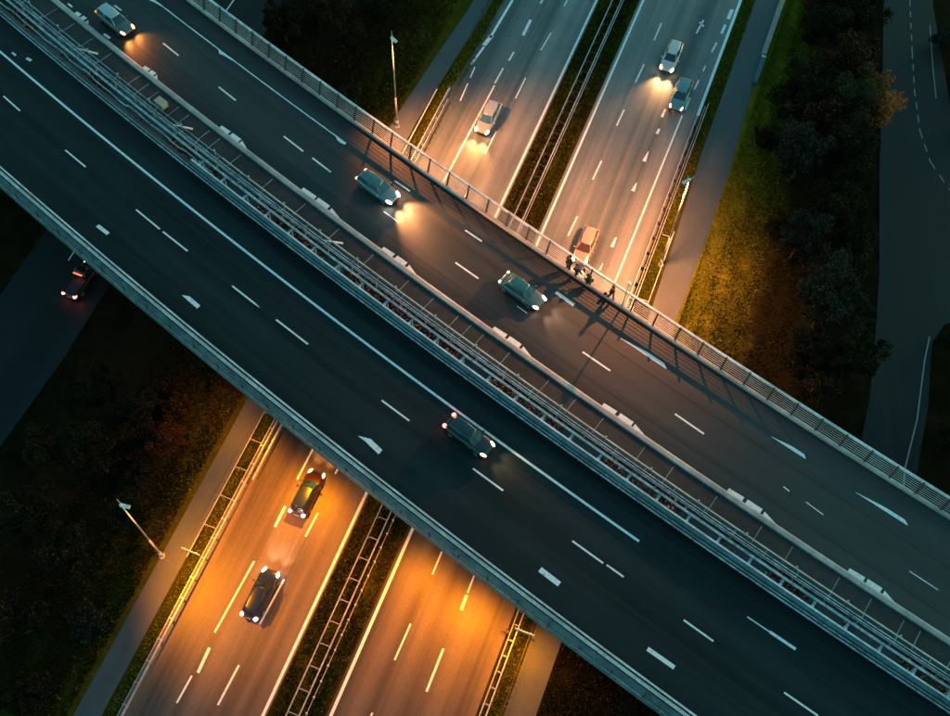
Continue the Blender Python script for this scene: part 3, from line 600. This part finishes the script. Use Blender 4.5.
# ================================================================ CARS
M['tyre'] = mat('tyre_rubber', (.02, .02, .02), .85); M['rim'] = mat('rim_metal', (.35, .35, .36), .35, .8)
M['plastic'] = mat('black_plastic', (.02, .02, .022), .6)
def paint(name, c, rough=.28): 
    m = mat(name, c, rough, .2); m.node_tree.nodes['Principled BSDF'].inputs['Coat Weight'].default_value = .5; return m
def glass(name, c): return mat(name, c, .12, 0, spec=.7)
def loft(k, st_):
    n = len(st_[0]); 
    vs = [p for ring in st_ for p in ring]; fs = []
    for i in range(len(st_)-1):
        for j in range(n): fs.append((i*n+j, i*n+(j+1) % n, (i+1)*n+(j+1) % n, (i+1)*n+j))
    fs += [tuple(reversed(range(n))), tuple(range((len(st_)-1)*n, len(st_)*n))]
    k.add(vs, fs)
def car(name, loc, rz, label, col, gcol, kind='saloon', head=(1, .75, .45), hstr=18, tstr=6, hl=None, tail_col=(1, .04, .02), roofcol=None, pitch=0, slope=0, cat='car', lit_front=True):
    W_ = .91; e = tag(empty(name, loc, rz), label, cat); e.rotation_euler = (0, pitch, rz)
    P = paint('car_paint', col); Gm = glass('car_glass', gcol); RP = paint('roof_paint', roofcol) if roofcol else P
    st_ = []
    secs = [(-2.28, .72, .38, .62, .78), (-2.2, .88, .28, .7, .9), (-1.9, .97, .22, .78, .97), (-1.3, 1, .2, .8, 1.0), (-.3, 1, .2, .8, .97), (.7, 1, .2, .79, .96), (1.2, .99, .2, .76, .92), (1.75, .95, .22, .68, .82), (2.1, .86, .28, .58, .70), (2.26, .70, .36, .5, .58)]
    for x, w, zb, zs, zt in secs:
        w *= W_; half = [(.78*w, zb), (w*.97, zb+.08), (w, (zb+zs)/2), (w*.97, zs), (w*.86, zt-.03), (w*.45, zt+.015)]
        st_.append([(x, a, b_) for a, b_ in half]+[(x, -a, b_) for a, b_ in reversed(half)])
    k = MB(); loft(k, st_); bo = k.build('body', P, e, True); sb = bo.modifiers.new('s', 'SUBSURF'); sb.levels = sb.render_levels = 1
    if kind == 'saloon': gx = [(-1.75, -1.25), (1.0, .35)]; zr = 1.42
    elif kind == 'hatch': gx = [(-2.05, -1.75), (1.0, .3)]; zr = 1.46
    else: gx = [(-.15, .1), (1.25, .85)]; zr = 1.72
    (b0, r0), (b1, r1) = gx
    k = MB()
    rings = []
    for z, f in ((.93, 0), (1.08, .3), (zr-.06, .92), (zr-.02, 1)):
        x0 = b0+(r0-b0)*f; x1 = b1+(r1-b1)*f; w = .80-.20*f; xm = (x0+x1)/2
        rings.append([(x0, -w*.9, z), (xm, -w, z), (x1, -w*.86, z), (x1+.10*(1-f*.6), 0, z), (x1, w*.86, z), (xm, w, z), (x0, w*.9, z), (x0-.06, 0, z)])
    loft(k, rings); gb = k.build('windows', Gm, e, False, bevel=.04)
    k = MB(); w = .60; x0, x1 = r0-.02, r1+.05; xm = (x0+x1)/2
    top = [[(x0, -w*.9, z+dz*0), (xm, -w*1.03, z), (x1, -w*.88, z), (x1+.06, 0, z+dz), (x1, w*.88, z), (xm, w*1.03, z), (x0, w*.9, z), (x0-.04, 0, z+dz)] for z, dz in ((zr-.03, 0), (zr+.015, .015))]
    inn = [(p[0]*.85+xm*.15, p[1]*.8, zr+.05) for p in top[1]]
    loft(k, top+[inn])
    for sy in (-1, 1):
        k.tube((b1-.02, sy*.70, .95), (r1+.02, sy*.54, zr-.01), .04, .035, 6); k.tube((b0+.02, sy*.73, .95), (r0, sy*.54, zr-.01), .07, .05, 6)
        k.tube(((b0+b1)/2-.05, sy*.81, .95), ((r0+r1)/2-.02, sy*.61, zr-.01), .03, .03, 6)
    k.build('roof', RP, e, True)
    if kind == 'pickup':
        k = MB(); k.box((-1.25, 0, .99), (1.75, 1.36, .04)); k.build('load_bed', M['plastic'], e)
        k = MB()
        for a in ((-1.25, .74, 1.04, 1.9, .1, .14), (-1.25, -.74, 1.04, 1.9, .1, .14), (-2.16, 0, 1.04, .08, 1.5, .14)): k.box(a[:3], a[3:])
        k.build('bed_rim', P, e, bevel=.02)
        k = MB(); k.box((-.12, 0, 1.66), (.08, .95, .06)); k.build('brake_light', mat('third_brake_light', (.4, .02, .01), .4, emit=(1, .06, .02), estr=3.2), e)
    for sx in (-1.38, 1.38):
        for sy in (-1, 1):
            k = MB(); k.tube((sx, sy*.70, .32), (sx, sy*.915, .32), .32, .31, 20); wo_ = k.build('wheel', M['tyre'], e, True)
            k = MB(); k.tube((sx, sy*.90, .32), (sx, sy*.925, .32), .2, .19, 16); k.build('rim', M['rim'], wo_)
    HM = mat('headlight_glow', (.9, .9, .9), .3, emit=head, estr=hstr); TM = mat('tail_light_glow', (.5, .02, .02), .3, emit=tail_col, estr=tstr)
    for sy in (-1, 1):
        k = MB(); k.ell((2.02, sy*.66, .68), (.30, .13, .07), 12, 8, Matrix.Rotation(R(14), 3, 'Y') @ Matrix.Rotation(R(-sy*14), 3, 'Z')); k.build('headlight', HM, e, True)
        k = MB(); k.ell((-2.14, sy*.64, .84), (.22, .20, .09) if tstr > 5 else (.13, .17, .08), 10, 8); k.build('tail_light', TM, e, True)
        k = MB(); k.ell((.78, sy*.99, 1.0), (.08, .12, .07), 8, 6); k.build('wing_mirror', P, e, True)
    k = MB(); k.box((2.25, 0, .45), (.06, 1.1, .16)); k.build('grille', M['plastic'], e, bevel=.02)
    k = MB(); k.box((-2.285, 0, .62), (.02, .5, .11)); k.build('number_plate', M['whitesteel'], e)
    k = MB()
    for sy in (-.35, .35): k.tube((1.08, sy, .955), (.78, sy+.42, 1.10), .012, .012, 5)
    k.build('wiper', M['plastic'], e)
    if hl:
        for sy in (-.6, .6):
            l = bpy.data.lights.new('beam', 'SPOT'); l.energy = hl[0]; l.color = hl[1]; l.spot_size = R(hl[2]); l.spot_blend = .8; l.shadow_soft_size = .06
            lo = bpy.data.objects.new('beam', l); COL.objects.link(lo); lo.parent = e; lo.location = (2.36, sy, .66)
            lo.data.shadow_soft_size = .2; lo.rotation_euler = Vector((1, 0, -hl[3])).to_track_quat('-Z', 'Y').to_euler()
    return e
def on_bridge(s, t):
    x, y, z = BP(s, t, .006); d = BDIR(s, t); return (x, y, z), math.atan2(d.y, d.x), -math.asin(d.z)
l_, a_, p_ = on_bridge(-43.2, 20.75)
car('car', l_, a_, 'dark car with silver roof and orange headlights, top left of far deck', (.10, .13, .13), (.02, .05, .06), 'hatch', (1, .30, .05), 5, 2.5, (200, (1, .3, .05), 110, .35), (1, .12, .03), roofcol=(.40, .50, .50), pitch=p_)
l_, a_, p_ = on_bridge(-9.0, 23.55)
car('car', l_, a_, 'dark teal estate car with blazing white headlights and a light pool ahead', (.10, .22, .25), (.02, .08, .10), 'hatch', (1, .85, .7), 40, 3, (3600, (1, .36, .12), 84, .07), (1, .25, .2), roofcol=(.03, .16, .19), pitch=p_)
l_, a_, p_ = on_bridge(8.6, 23.4)
car('car', l_, a_, 'dark green car beside the railing shadows with small pale headlights', (.06, .13, .14), (.01, .06, .07), 'saloon', (1, .65, .45), 10, 2.5, (350, (1, .5, .3), 78, .08), (.9, .6, .5), roofcol=(.02, .13, .14), pitch=p_)
l_, a_, p_ = on_bridge(13.7, 8.85)
car('car', l_, a_, 'black car with bright red tail lights alone on the near deck', (.015, .03, .035), (.01, .04, .045), 'hatch', (1, .5, .2), 3, 9, (160, (1, .5, .2), 78, .08), (1, .06, .045), roofcol=(.01, .045, .05), pitch=p_)
DN = -math.pi/2-AL; UP = math.pi/2-AL
car('car', G(26.2, -24.1, .031), UP, 'dark car with bright tail lights just below the bridge edge', (.03, .012, .02), (.008, .02, .03), 'hatch', (1, .4, .1), 6, 9, (250, (1, .4, .1), 78, .08), (1, .10, .09), roofcol=(.01, .02, .028))
car('car', G(16.4, -23.85, .031), UP, 'navy blue car driving in the brightest orange light of the left carriageway', (.012, .018, .03), (.006, .016, .028), 'hatch', (1, .8, .75), 14, 7, (250, (1, .6, .4), 78, .08), (1, .30, .26), roofcol=(.008, .02, .034))
car('car', G(73.2, -24.6, .031), DN, 'pale grey car with blue windscreen entering the upper left light pool', (.32, .36, .36), (.03, .12, .20), 'hatch', (1, .7, .4), 14, 1.5, (900, (1, .42, .12), 78, .08))
car('car', G(89.7, -8.35, .031), DN, 'white car with amber headlights at the top of the right carriageway', (.75, .62, .54), (.01, .05, .10), 'hatch', (1, .55, .2), 11, 2, (900, (1, .45, .16), 78, .08))
car('car', G(84.6, -5.75, .031), DN, 'teal car next to the broken white line at the right carriageway edge', (.11, .27, .28), (.01, .07, .09), 'hatch', (.8, .8, .7), 1.0, .8, None)
car('car', G(61.2, -9.25, .031), DN, 'tan orange car about to pass under the bridge beside the people', (.42, .32, .24), (.08, .04, .025), 'hatch', (1, .75, .45), 12, 1.5, (250, (1, .5, .2), 90, .4))
car('pickup_truck', G(38.3, -54.75, .02), UP, 'black pickup truck with glowing red tail lights on the dark slip road', (.02, .012, .012), (.01, .015, .018), 'pickup', (1, .5, .3), 1, 10, None, (1, .08, .045), cat='pickup truck')

# ================================================================ PEOPLE
M['skin'] = mat('skin', (.45, .27, .19), .6); M['hair'] = mat('dark_hair', (.02, .015, .012), .7)
M['shoe'] = mat('black_shoes', (.02, .02, .02), .6); M['eye'] = mat('eye_white', (.6, .6, .58), .3); M['trouser'] = mat('dark_trousers', (.015, .016, .022), .8)
def skinmesh(name, V, Ed, rad, m, parent, root=0, sub=1):
    me = bpy.data.meshes.new(name); bm = bmesh.new(); ly = bm.verts.layers.skin.verify(); vv = []
    for i, p in enumerate(V):
        v = bm.verts.new(p); v[ly].radius = (rad[i], rad[i]) if not isinstance(rad[i], tuple) else rad[i]; v[ly].use_root = (i == root); vv.append(v)
    for a, b_ in Ed: bm.edges.new((vv[a], vv[b_]))
    bm.to_mesh(me); bm.free(); me.materials.append(m)
    o = bpy.data.objects.new(name, me); COL.objects.link(o); o.parent = parent
    o.modifiers.new('skin', 'SKIN').use_smooth_shade = True; s = o.modifiers.new('s', 'SUBSURF'); s.levels = s.render_levels = sub
    return o
def person(loc, rz, label, J, jacket, scale=1.0, cap=None):
    e = tag(empty('person', loc, rz), label, 'person', 'people standing at the bridge railing'); e.scale = (scale,)*3
    order = ['pelvis', 'spine', 'chest', 'neck', 'head0', 'head1', 'shL', 'elL', 'wrL', 'shR', 'elR', 'wrR', 'hpL', 'knL', 'anL', 'toL', 'hpR', 'knR', 'anR', 'toR']
    V = [J[n] for n in order]; I = {n: i for i, n in enumerate(order)}
    rd = dict(pelvis=(.15, .12), spine=(.14, .11), chest=(.16, .12), neck=.055, head0=.085, head1=.09, sh=.07, el=.048, wr=.034, hp=.09, kn=.06, an=.042, to=.04)
    rad = [rd.get(n, rd.get(n[:2])) for n in order]
    Ed = [(0, 1), (1, 2), (2, 3), (3, 4), (4, 5)]
    for s in 'LR': Ed += [(2, I['sh'+s]), (I['sh'+s], I['el'+s]), (I['el'+s], I['wr'+s]), (0, I['hp'+s]), (I['hp'+s], I['kn'+s]), (I['kn'+s], I['an'+s]), (I['an'+s], I['to'+s])]
    for s in 'LR':                                   # hands: palm, four fingers and a thumb
        el, wr = Vector(J['el'+s]), Vector(J['wr'+s]); d = (wr-el).normalized(); sd = d.cross(Vector((0, 1, .2))).normalized(); nrm = d.cross(sd)
        palm = wr+d*.07; V.append(palm); rad.append((.035, .018)); pi = len(V)-1; Ed.append((I['wr'+s], pi))
        for kf, (off, ln) in enumerate(((-.03, .07), (-.01, .085), (.01, .08), (.03, .062))):
            V.append(palm+d*.035+sd*off); rad.append(.010); a = len(V)-1; Ed.append((pi, a))
            V.append(palm+d*(.035+ln*.5)+sd*off*1.1+nrm*.008); rad.append(.009); Ed.append((a, len(V)-1)); a = len(V)-1
            V.append(palm+d*(.035+ln)+sd*off*1.1+nrm*.03); rad.append(.008); Ed.append((a, len(V)-1))
        V.append(palm-d*.02-sd*.045+nrm*.01); rad.append(.012); a = len(V)-1; Ed.append((pi, a))
        V.append(palm+d*.03-sd*.06+nrm*.02); rad.append(.009); Ed.append((a, len(V)-1))
    skinmesh('body', V, Ed, rad, M['skin'], e)
    Jn = ['pelvis', 'spine', 'chest', 'shL', 'elL', 'wrL', 'shR', 'elR', 'wrR']
    jr = [(.225, .19), (.21, .18), (.235, .19), .115, .09, .07, .115, .09, .07]
    VV = [Vector(J[n]) for n in Jn]
    VV[5] = VV[4].lerp(VV[5], .93); VV[8] = VV[7].lerp(VV[8], .93)
    skinmesh('jacket', VV, [(0, 1), (1, 2), (2, 3), (3, 4), (4, 5), (2, 6), (6, 7), (7, 8)], jr, jacket, e)
    Tn = ['pelvis', 'hpL', 'knL', 'anL', 'hpR', 'knR', 'anR']; TV = [Vector(J[n]) for n in Tn]
    skinmesh('trousers', TV, [(0, 1), (1, 2), (2, 3), (0, 4), (4, 5), (5, 6)], [(.20, .16), .13, .10, .085, .13, .10, .085], M['trouser'], e)
    for s in 'LR':
        a, b_ = Vector(J['an'+s]), Vector(J['to'+s]); d = (b_-a).normalized(); k = MB(); k.ell((a+b_)/2-Vector((0, 0, .01)), (.055, .15, .055), 10, 7, Vector((0, 1, 0)).rotation_difference(Vector((d.x, d.y, 0))).to_matrix()); k.build('shoe', M['shoe'], e, True)
    h0, h1 = Vector(J['head0']), Vector(J['head1']); up = (h1-h0).normalized(); fw = Vector((0, 1, 0)); fw = (fw-up*fw.dot(up)).normalized(); sd = up.cross(fw); c = (h0+h1)/2
    k = MB(); k.ell(c+up*.055-fw*.025, (.13, .132, .13), 14, 9); k.build('hair', M['hair'] if not cap else cap, e, True)
    k = MB()
    for s in (-1, 1): k.ell(c+fw*.092+sd*s*.035+up*.005, (.013, .01, .009), 8, 6)
    k.build('eyes', M['eye'], e, True)
    k = MB(); k.ell(c+fw*.108-up*.025, (.014, .022, .022), 8, 6)
    for s in (-1, 1): k.ell(c+sd*s*.095-up*.01, (.015, .025, .035), 8, 6)
    k.build('nose_and_ears', M['skin'], e, True)
    k = MB(); k.ell(c+fw*.092-up*.065, (.028, .008, .007), 8, 6); k.build('mouth', mat('lips', (.3, .08, .07), .5), e, True)
    return e
def J_stand(**kw):
    J = dict(pelvis=(0, 0, .94), spine=(0, .01, 1.14), chest=(0, 0, 1.38), neck=(0, .01, 1.52), head0=(0, .02, 1.62), head1=(0, .03, 1.72),
             shL=(-.19, 0, 1.43), elL=(-.24, -.03, 1.14), wrL=(-.23, .08, .9), shR=(.19, 0, 1.43), elR=(.24, -.03, 1.14), wrR=(.23, .08, .9),
             hpL=(-.1, 0, .9), knL=(-.11, .03, .49), anL=(-.11, -.01, .08), toL=(-.12, .15, .04), hpR=(.1, 0, .9), knR=(.11, .03, .49), anR=(.11, -.01, .08), toR=(.12, .15, .04))
    J.update(kw); return J
J_bend = J_stand(pelvis=(0, -.12, .9), spine=(0, .02, 1.08), chest=(0, .27, 1.2), neck=(0, .40, 1.24), head0=(0, .48, 1.26), head1=(0, .57, 1.30),
    shL=(-.19, .30, 1.2), elL=(-.23, .42, .94), wrL=(-.15, .62, .78), shR=(.19, .30, 1.2), elR=(.23, .42, .94), wrR=(.15, .62, .78),
    hpL=(-.11, -.1, .86), knL=(-.15, .06, .47), anL=(-.16, -.06, .08), toL=(-.18, .10, .04), hpR=(.11, -.1, .86), knR=(.15, .08, .47), anR=(.16, -.02, .08), toR=(.18, .14, .04))
J_crouch = J_stand(pelvis=(0, -.12, .36), spine=(0, -.02, .54), chest=(0, .08, .74), neck=(0, .13, .88), head0=(0, .15, .96), head1=(0, .17, 1.06),
    shL=(-.17, .1, .79), elL=(-.24, .22, .58), wrL=(-.12, .42, .56), shR=(.17, .1, .79), elR=(.24, .22, .58), wrR=(.12, .42, .56),
    hpL=(-.1, -.1, .36), knL=(-.16, .28, .50), anL=(-.14, .02, .09), toL=(-.15, .17, .04), hpR=(.1, -.1, .36), knR=(.16, .28, .46), anR=(.14, .0, .09), toR=(.15, .15, .04))
J_walk = J_stand(elL=(-.25, -.12, 1.16), wrL=(-.24, .02, .94), elR=(.25, .06, 1.16), wrR=(.22, .25, 1.02),
    knL=(-.10, .18, .52), anL=(-.10, .20, .10), toL=(-.10, .36, .05), knR=(.10, -.04, .48), anR=(.10, -.30, .12), toR=(.10, -.17, .04))
def at_b(s, t, dz=.30): return BP(s, t, dz)
bd = BDIR(11, 28.3); along = math.atan2(bd.y, bd.x)-math.pi/2
person(at_b(10.35, 28.28), along+1.3, 'tall person in black looking over the railing, leftmost of the four', J_stand(), mat('black_coat', (.012, .012, .018), .8), 1.25)
person(at_b(11.35, 28.24), along, 'person in a navy jacket bending forward beside the tall one', J_bend, mat('navy_jacket', (.02, .03, .10), .7), 1.2)
person(at_b(12.75, 28.26), along+math.pi, 'small crouching person in dark clothes facing the bending one', J_crouch, mat('dark_green_coat', (.015, .03, .025), .8), 1.2)
person(at_b(15.2, 28.28), along, 'person in dark purple walking alone near the short white-headed post', J_walk, mat('dark_purple_coat', (.03, .012, .035), .8), 1.1)
bg_ = tag(empty('rucksack', at_b(14.65, 28.2)), 'small dark rucksack on the ledge beside the walking person', 'bag')
k = MB(); k.ell((0, 0, .2), (.18, .13, .22), 12, 8); k.build('sack', M['trouser'], bg_, True)
k = MB(); k.ell((.02, .1, .15), (.12, .07, .12), 10, 7); k.build('pocket', M['shoe'], bg_, True)

# ================================================================ VEGETATION
def tufts(n, fn, hmin, hmax, name='grass', m='tuft'):
    P = np.array([fn() for _ in range(n)], dtype=float); h = rng.uniform(hmin, hmax, n); a = rng.uniform(0, 2*np.pi, n); w = rng.uniform(.03, .09, n)
    lean = rng.normal(0, .10, (n, 2)); V = np.zeros((n, 3, 3)); V[:, :, :] = P[:, None, :]
    V[:, 0, 0] -= np.cos(a)*w; V[:, 0, 1] -= np.sin(a)*w; V[:, 1, 0] += np.cos(a)*w; V[:, 1, 1] += np.sin(a)*w
    V[:, 2, 0] += lean[:, 0]; V[:, 2, 1] += lean[:, 1]; V[:, 2, 2] += h
    return quadmesh(name, V.reshape(-1, 3), 3, M[m], 'stuff')
random.seed(21)
def reg(u0, u1, v0, v1, p=1):
    def f():
        while True:
            u = random.uniform(u0, u1); v = v0+(v1-v0)*random.random()**p
            if math.sin(u*.9+v*2.1)+math.sin(u*.37-v*1.3+2)+math.sin(v*3.1+u*.13) > random.uniform(-3.2, 1.6): return G(u, v)
    return f
def tp(fn, n, a, b_, m='tuft2'): tufts(n, fn, a, b_, 'grass', m)
tp(reg(0, 34, -18.9, -14.6), 16000, .08, .25, 'tuft'); tp(reg(0, 34, -18.9, -14.6), 2500, .08, .25); tp(reg(55, 112, -18.9, -14.6), 20000, .08, .25, 'tuft'); tp(reg(55, 112, -18.9, -14.6), 5000, .08, .25)
tp(reg(0, 34, -31.2, -30.4), 3000, .08, .22); tp(reg(55, 110, -31.2, -29.3), 7000, .08, .25)
tp(reg(55, 112, -2.9, -1.5), 6000, .08, .25); tp(reg(0, 30, -2.1, -.9), 2500, .08, .22)
tp(reg(40, 118, 2.3, 8.5, 1.7), 34000, .08, .26); tp(reg(40, 118, 4, 13), 20000, .1, .4, 'tuft'); tp(reg(0, 40, -44, -34.2, .6), 30000, .1, .38, 'tuft')
tp(reg(60, 118, -52, -34.4, .6), 42000, .1, .4, 'tuft'); tp(reg(0, 40, -35.6, -34.2), 2500, .08, .3); tp(reg(60, 118, -38, -34.4, .7), 9000, .08, .3); tp(reg(0, 26, 1.8, 12), 14000, .1, .3, 'tuft')

def crown_mesh(name, R0, H, n, leaf, m, seed, z0=1.2):
    rg = np.random.default_rng(seed); nc = 46
    d = rg.normal(size=(nc, 3)); d /= np.linalg.norm(d, axis=1)[:, None]; rr = rg.uniform(.2, 1.15, nc)**.7
    C = d*rr[:, None]*np.array([R0, R0, H/2])*rg.uniform(.75, 1.08, (nc, 1)); C[:, 2] += z0+H/2; cr = rg.uniform(.10, .36, nc)*R0
    idx = rg.integers(0, nc, n); o = rg.normal(size=(n, 3)); o /= np.linalg.norm(o, axis=1)[:, None]; P = C[idx]+o*(cr[idx]*rg.uniform(.35, 1.1, n)**.7)[:, None]
    P[:, 2] = np.maximum(P[:, 2], .15)
    a = rg.normal(size=(n, 3)); a[:, 2] *= .5; a /= np.linalg.norm(a, axis=1)[:, None]; c = rg.normal(size=(n, 3)); c[:, 2] *= .5
    c -= (c*a).sum(1)[:, None]*a; c /= np.linalg.norm(c, axis=1)[:, None]; s = rg.uniform(.5, 1, n)*leaf; a *= s[:, None]; c *= (s*.55)[:, None]
    return quadmesh(name, np.stack([P-a, P-c, P+a, P+c], 1).reshape(-1, 3), 4, m), C
def tree_proto(R0, H, m, seed, n=9000, leaf=.17, z0=1.4, name='tree', cat='tree'):
    e = empty(name); cr, C = crown_mesh('crown', R0, H, n, leaf, m, seed, z0); cr.parent = e
    k = MB(); k.tube((0, 0, -.1), (.05, .05, z0+H*.35), .17*R0/2.6, .10*R0/2.6, 9); random.seed(seed)
    for c in C[:16]: k.tube((.03, .03, random.uniform(z0*.6, z0+H*.3)), tuple(c), .06*R0/2.6, .018, 5)
    k.build('trunk', M['bark'], e, True); return e
def place_tree(p, x, y, sc, rz, label, cat, group, first):
    o = p if first else copy_tree(p)
    o.location = (x, y, 0); o.rotation_euler = (0, 0, rz); o.scale = (sc, sc, sc); tag(o, label, cat, group); return o
TG = 'trees and bushes beside the roads'
big = tree_proto(2.7, 5.4, M['leaf_g'], 1); bigb = tree_proto(2.6, 6.2, M['leaf_b'], 2); au = tree_proto(2.9, 5.2, M['leaf_o'], 3, 11000)
rust = tree_proto(2.6, 4.6, M['leaf_r2'], 12, 9000)
yl = tree_proto(2.1, 3.4, M['leaf_y'], 4, 6500, .15, .8)
bush = tree_proto(1.5, 1.7, M['leaf_g'], 5, 3600, .13, .25, 'bush', 'bush'); bushb = tree_proto(1.5, 1.6, M['leaf_b'], 6, 3600, .13, .25, 'bush'); bushy = tree_proto(1.3, 1.4, M['leaf_y'], 8, 3000, .13, .2, 'bush')
T = [(au, 40.2, 78.8, 1.0, 0, 'large tree turning orange on its right side beside the side road', 'tree'),
     (bigb, 33.6, 53.0, 1.0, .4, 'large bluish green tree right of the yellow verge, above the bridge', 'tree'),
     (big, 37.4, 89.5, .9, 1, 'big dark tree at the top between cycle path and side road', 'tree'),
     (big, 41.8, 93.0, .95, 2.2, 'dark round tree touching the side road at the top edge', 'tree'),
     (yl, 41.0, 97.5, 1, .3, 'olive yellow small tree at the very top of the side road', 'tree'),
     (big, 34.0, 80.0, 1.0, 3.3, 'dark tree left of the orange tree', 'tree'),
     (big, 38.0, 72.2, .95, 4.1, 'dark tree just below the orange tree', 'tree'),
     (bigb, 33.3, 71.5, .9, 2.0, 'blue-dark tree between the grassy verge and side road', 'tree'),
     (big, 36.2, 64.5, .9, 5.0, 'dark tree above the large bluish tree', 'tree'),
     (yl, 35.8, 58.4, .95, 1.0, 'olive tree leaning over the top of the bluish tree', 'tree'),
     (big, 35.6, 48.0, .9, 2.9, 'dark tree close to the railing below the bluish tree', 'tree'),
     (yl, 32.6, 45.5, .8, 2.0, 'olive small tree behind the railing', 'tree'),
     (bushy, 41.3, 75.5, 1, 0, 'yellowish bush at the left kerb of the side road', 'bush'),
     (bushb, 38.2, 54.0, 1.0, 1, 'low bluish bush at the left kerb of the side road', 'bush'),
     (bushy, 38.0, 58.6, .8, 2, 'small yellowish bush near the side road bend', 'bush'),
     (bush, 30.6, 76.0, 1.0, 2, 'low dark bush on the verge edge right of the pale wall', 'bush'),
     (bush, 31.0, 64.0, 1.1, 1, 'low dark bush at the right rim of the yellow verge', 'bush'),
     (bushb, 53, 92, 1.2, 0, 'dark bush at the top right corner beside the side road', 'bush'),
     (bushy, 54.5, 80, 1.3, 2, 'dark olive bush at the right frame edge above the junction', 'bush'),
     (bush, 55.0, 86.5, 1.4, 4, 'broad dark bush at the right frame edge near the white line', 'bush'),
     (bushb, 47.9, 52.2, 1.0, 0, 'low bluish bush at the junction corner on the right', 'bush'),
     (bush, 47.2, 47, 1.2, 1, 'dark bush right of the white line below the junction', 'bush'),
     (bush, 45.5, 41, 1.2, 2, 'dark bush at the right edge above the railing', 'bush'),
     (yl, -18.8, 91.0, 1, .5, 'olive tree at the top centre left of the footpath', 'tree'),
     (bush, -20.8, 82.5, 1.3, 1, 'bush in the dark grass above the far railing', 'bush'),
     (bushb, -22.8, 76.5, 1.4, 3, 'bluish bush right behind the far railing', 'bush'),
     (big, -23.6, 87.5, .9, 2, 'dark tree between slip road and lamp at the top', 'tree'),
     (big, -16.0, 85.5, .8, 4, 'dark tree left of the upper lamp', 'tree'),
     (bushb, -15.5, 78.5, 1.1, 2, 'low bush near the upper lamp post', 'bush'),
     (bush, -13.0, 92.5, 1.2, 1, 'bush beside the footpath at the top', 'bush'),
     (big, -30.5, 38.5, .85, 1, 'dark tree beside the near bridge at lower left', 'tree'),
     (big, -33.8, 34.5, .95, 2, 'dark tree in the middle of the lower left grove', 'tree'),
     (yl, -38.0, 35.0, .9, 3, 'brownish tree near the dark slip road', 'tree'),
     (big, -37.5, 28.5, 1.0, 4, 'dark tree at the left side of the lower left grove', 'tree'),
     (big, -33.5, 25.0, 1.0, 5, 'dark tree at lower left below the grove', 'tree'),
     (yl, -41.8, 24.0, 1, 1, 'brownish tree at the left frame edge', 'tree'),
     (big, -37.5, 19.0, 1.1, 0, 'dark tree at the bottom left corner', 'tree'),
     (bush, -29.3, 33.5, 1.0, 3, 'low bush between the grove and the left footpath', 'bush'),
     (bushy, -27.8, 40.3, 1.0, 3, 'brown bush right below the near bridge edge', 'bush'),
     (bushb, -31.5, 20.0, 1.1, 3, 'low bluish bush beside the lower lamp', 'bush'),
     (bush, -34.5, 14.0, 1.2, 3, 'low dark bush at the bottom left', 'bush'),
     (bushy, -24.0, 43.5, .9, 3, 'olive bush close under the near deck at left', 'bush'),
     (bush, 13.5, 14.5, 1.0, 3, 'low dark bush at the bottom beside the right path', 'bush')]
T += [(rust, 39.6, 84.6, 1.0, .7, 'rust brown tree above the orange one beside the side road', 'tree'),
      (rust, 36.2, 76.6, .95, 2.7, 'rust brown tree at the lower left of the orange tree', 'tree'),
      (rust, 38.2, 95.5, .9, 1.1, 'rust brown tree at the top edge left of the olive one', 'tree'),
      (big, 37.6, 68.2, .8, 1.4, 'dark tree halfway down the row at the kerb of the side road', 'tree'),
      (bigb, 32.0, 61.0, .75, 5.4, 'smaller bluish tree at the inner rim of the yellow verge', 'tree'),
      (big, 37.2, 61.4, .7, 3.0, 'dark tree squeezed between the bluish tree and the side road', 'tree'),
      (big, 31.6, 48.4, .75, 3.7, 'dark tree behind the railing left of the others', 'tree'),
      (big, -34.5, 40.8, .9, 3.1, 'dark tree beside the slip road behind the near deck', 'tree'),
      (big, -29.0, 29.5, .7, 1.1, 'dark tree between the lower lamp and the grove', 'tree'),
      (rust, -27.6, 36.4, .6, 1.1, 'small rust brown tree near the lit edge of the left footpath', 'tree')]
seen = set()
for (p, x, y, sc, rz, lb, ct) in T:
    if x > 30 and ct == 'tree': sc *= 1.25
    place_tree(p, x, y, sc, rz, lb, ct, TG, p.name not in seen); seen.add(p.name)
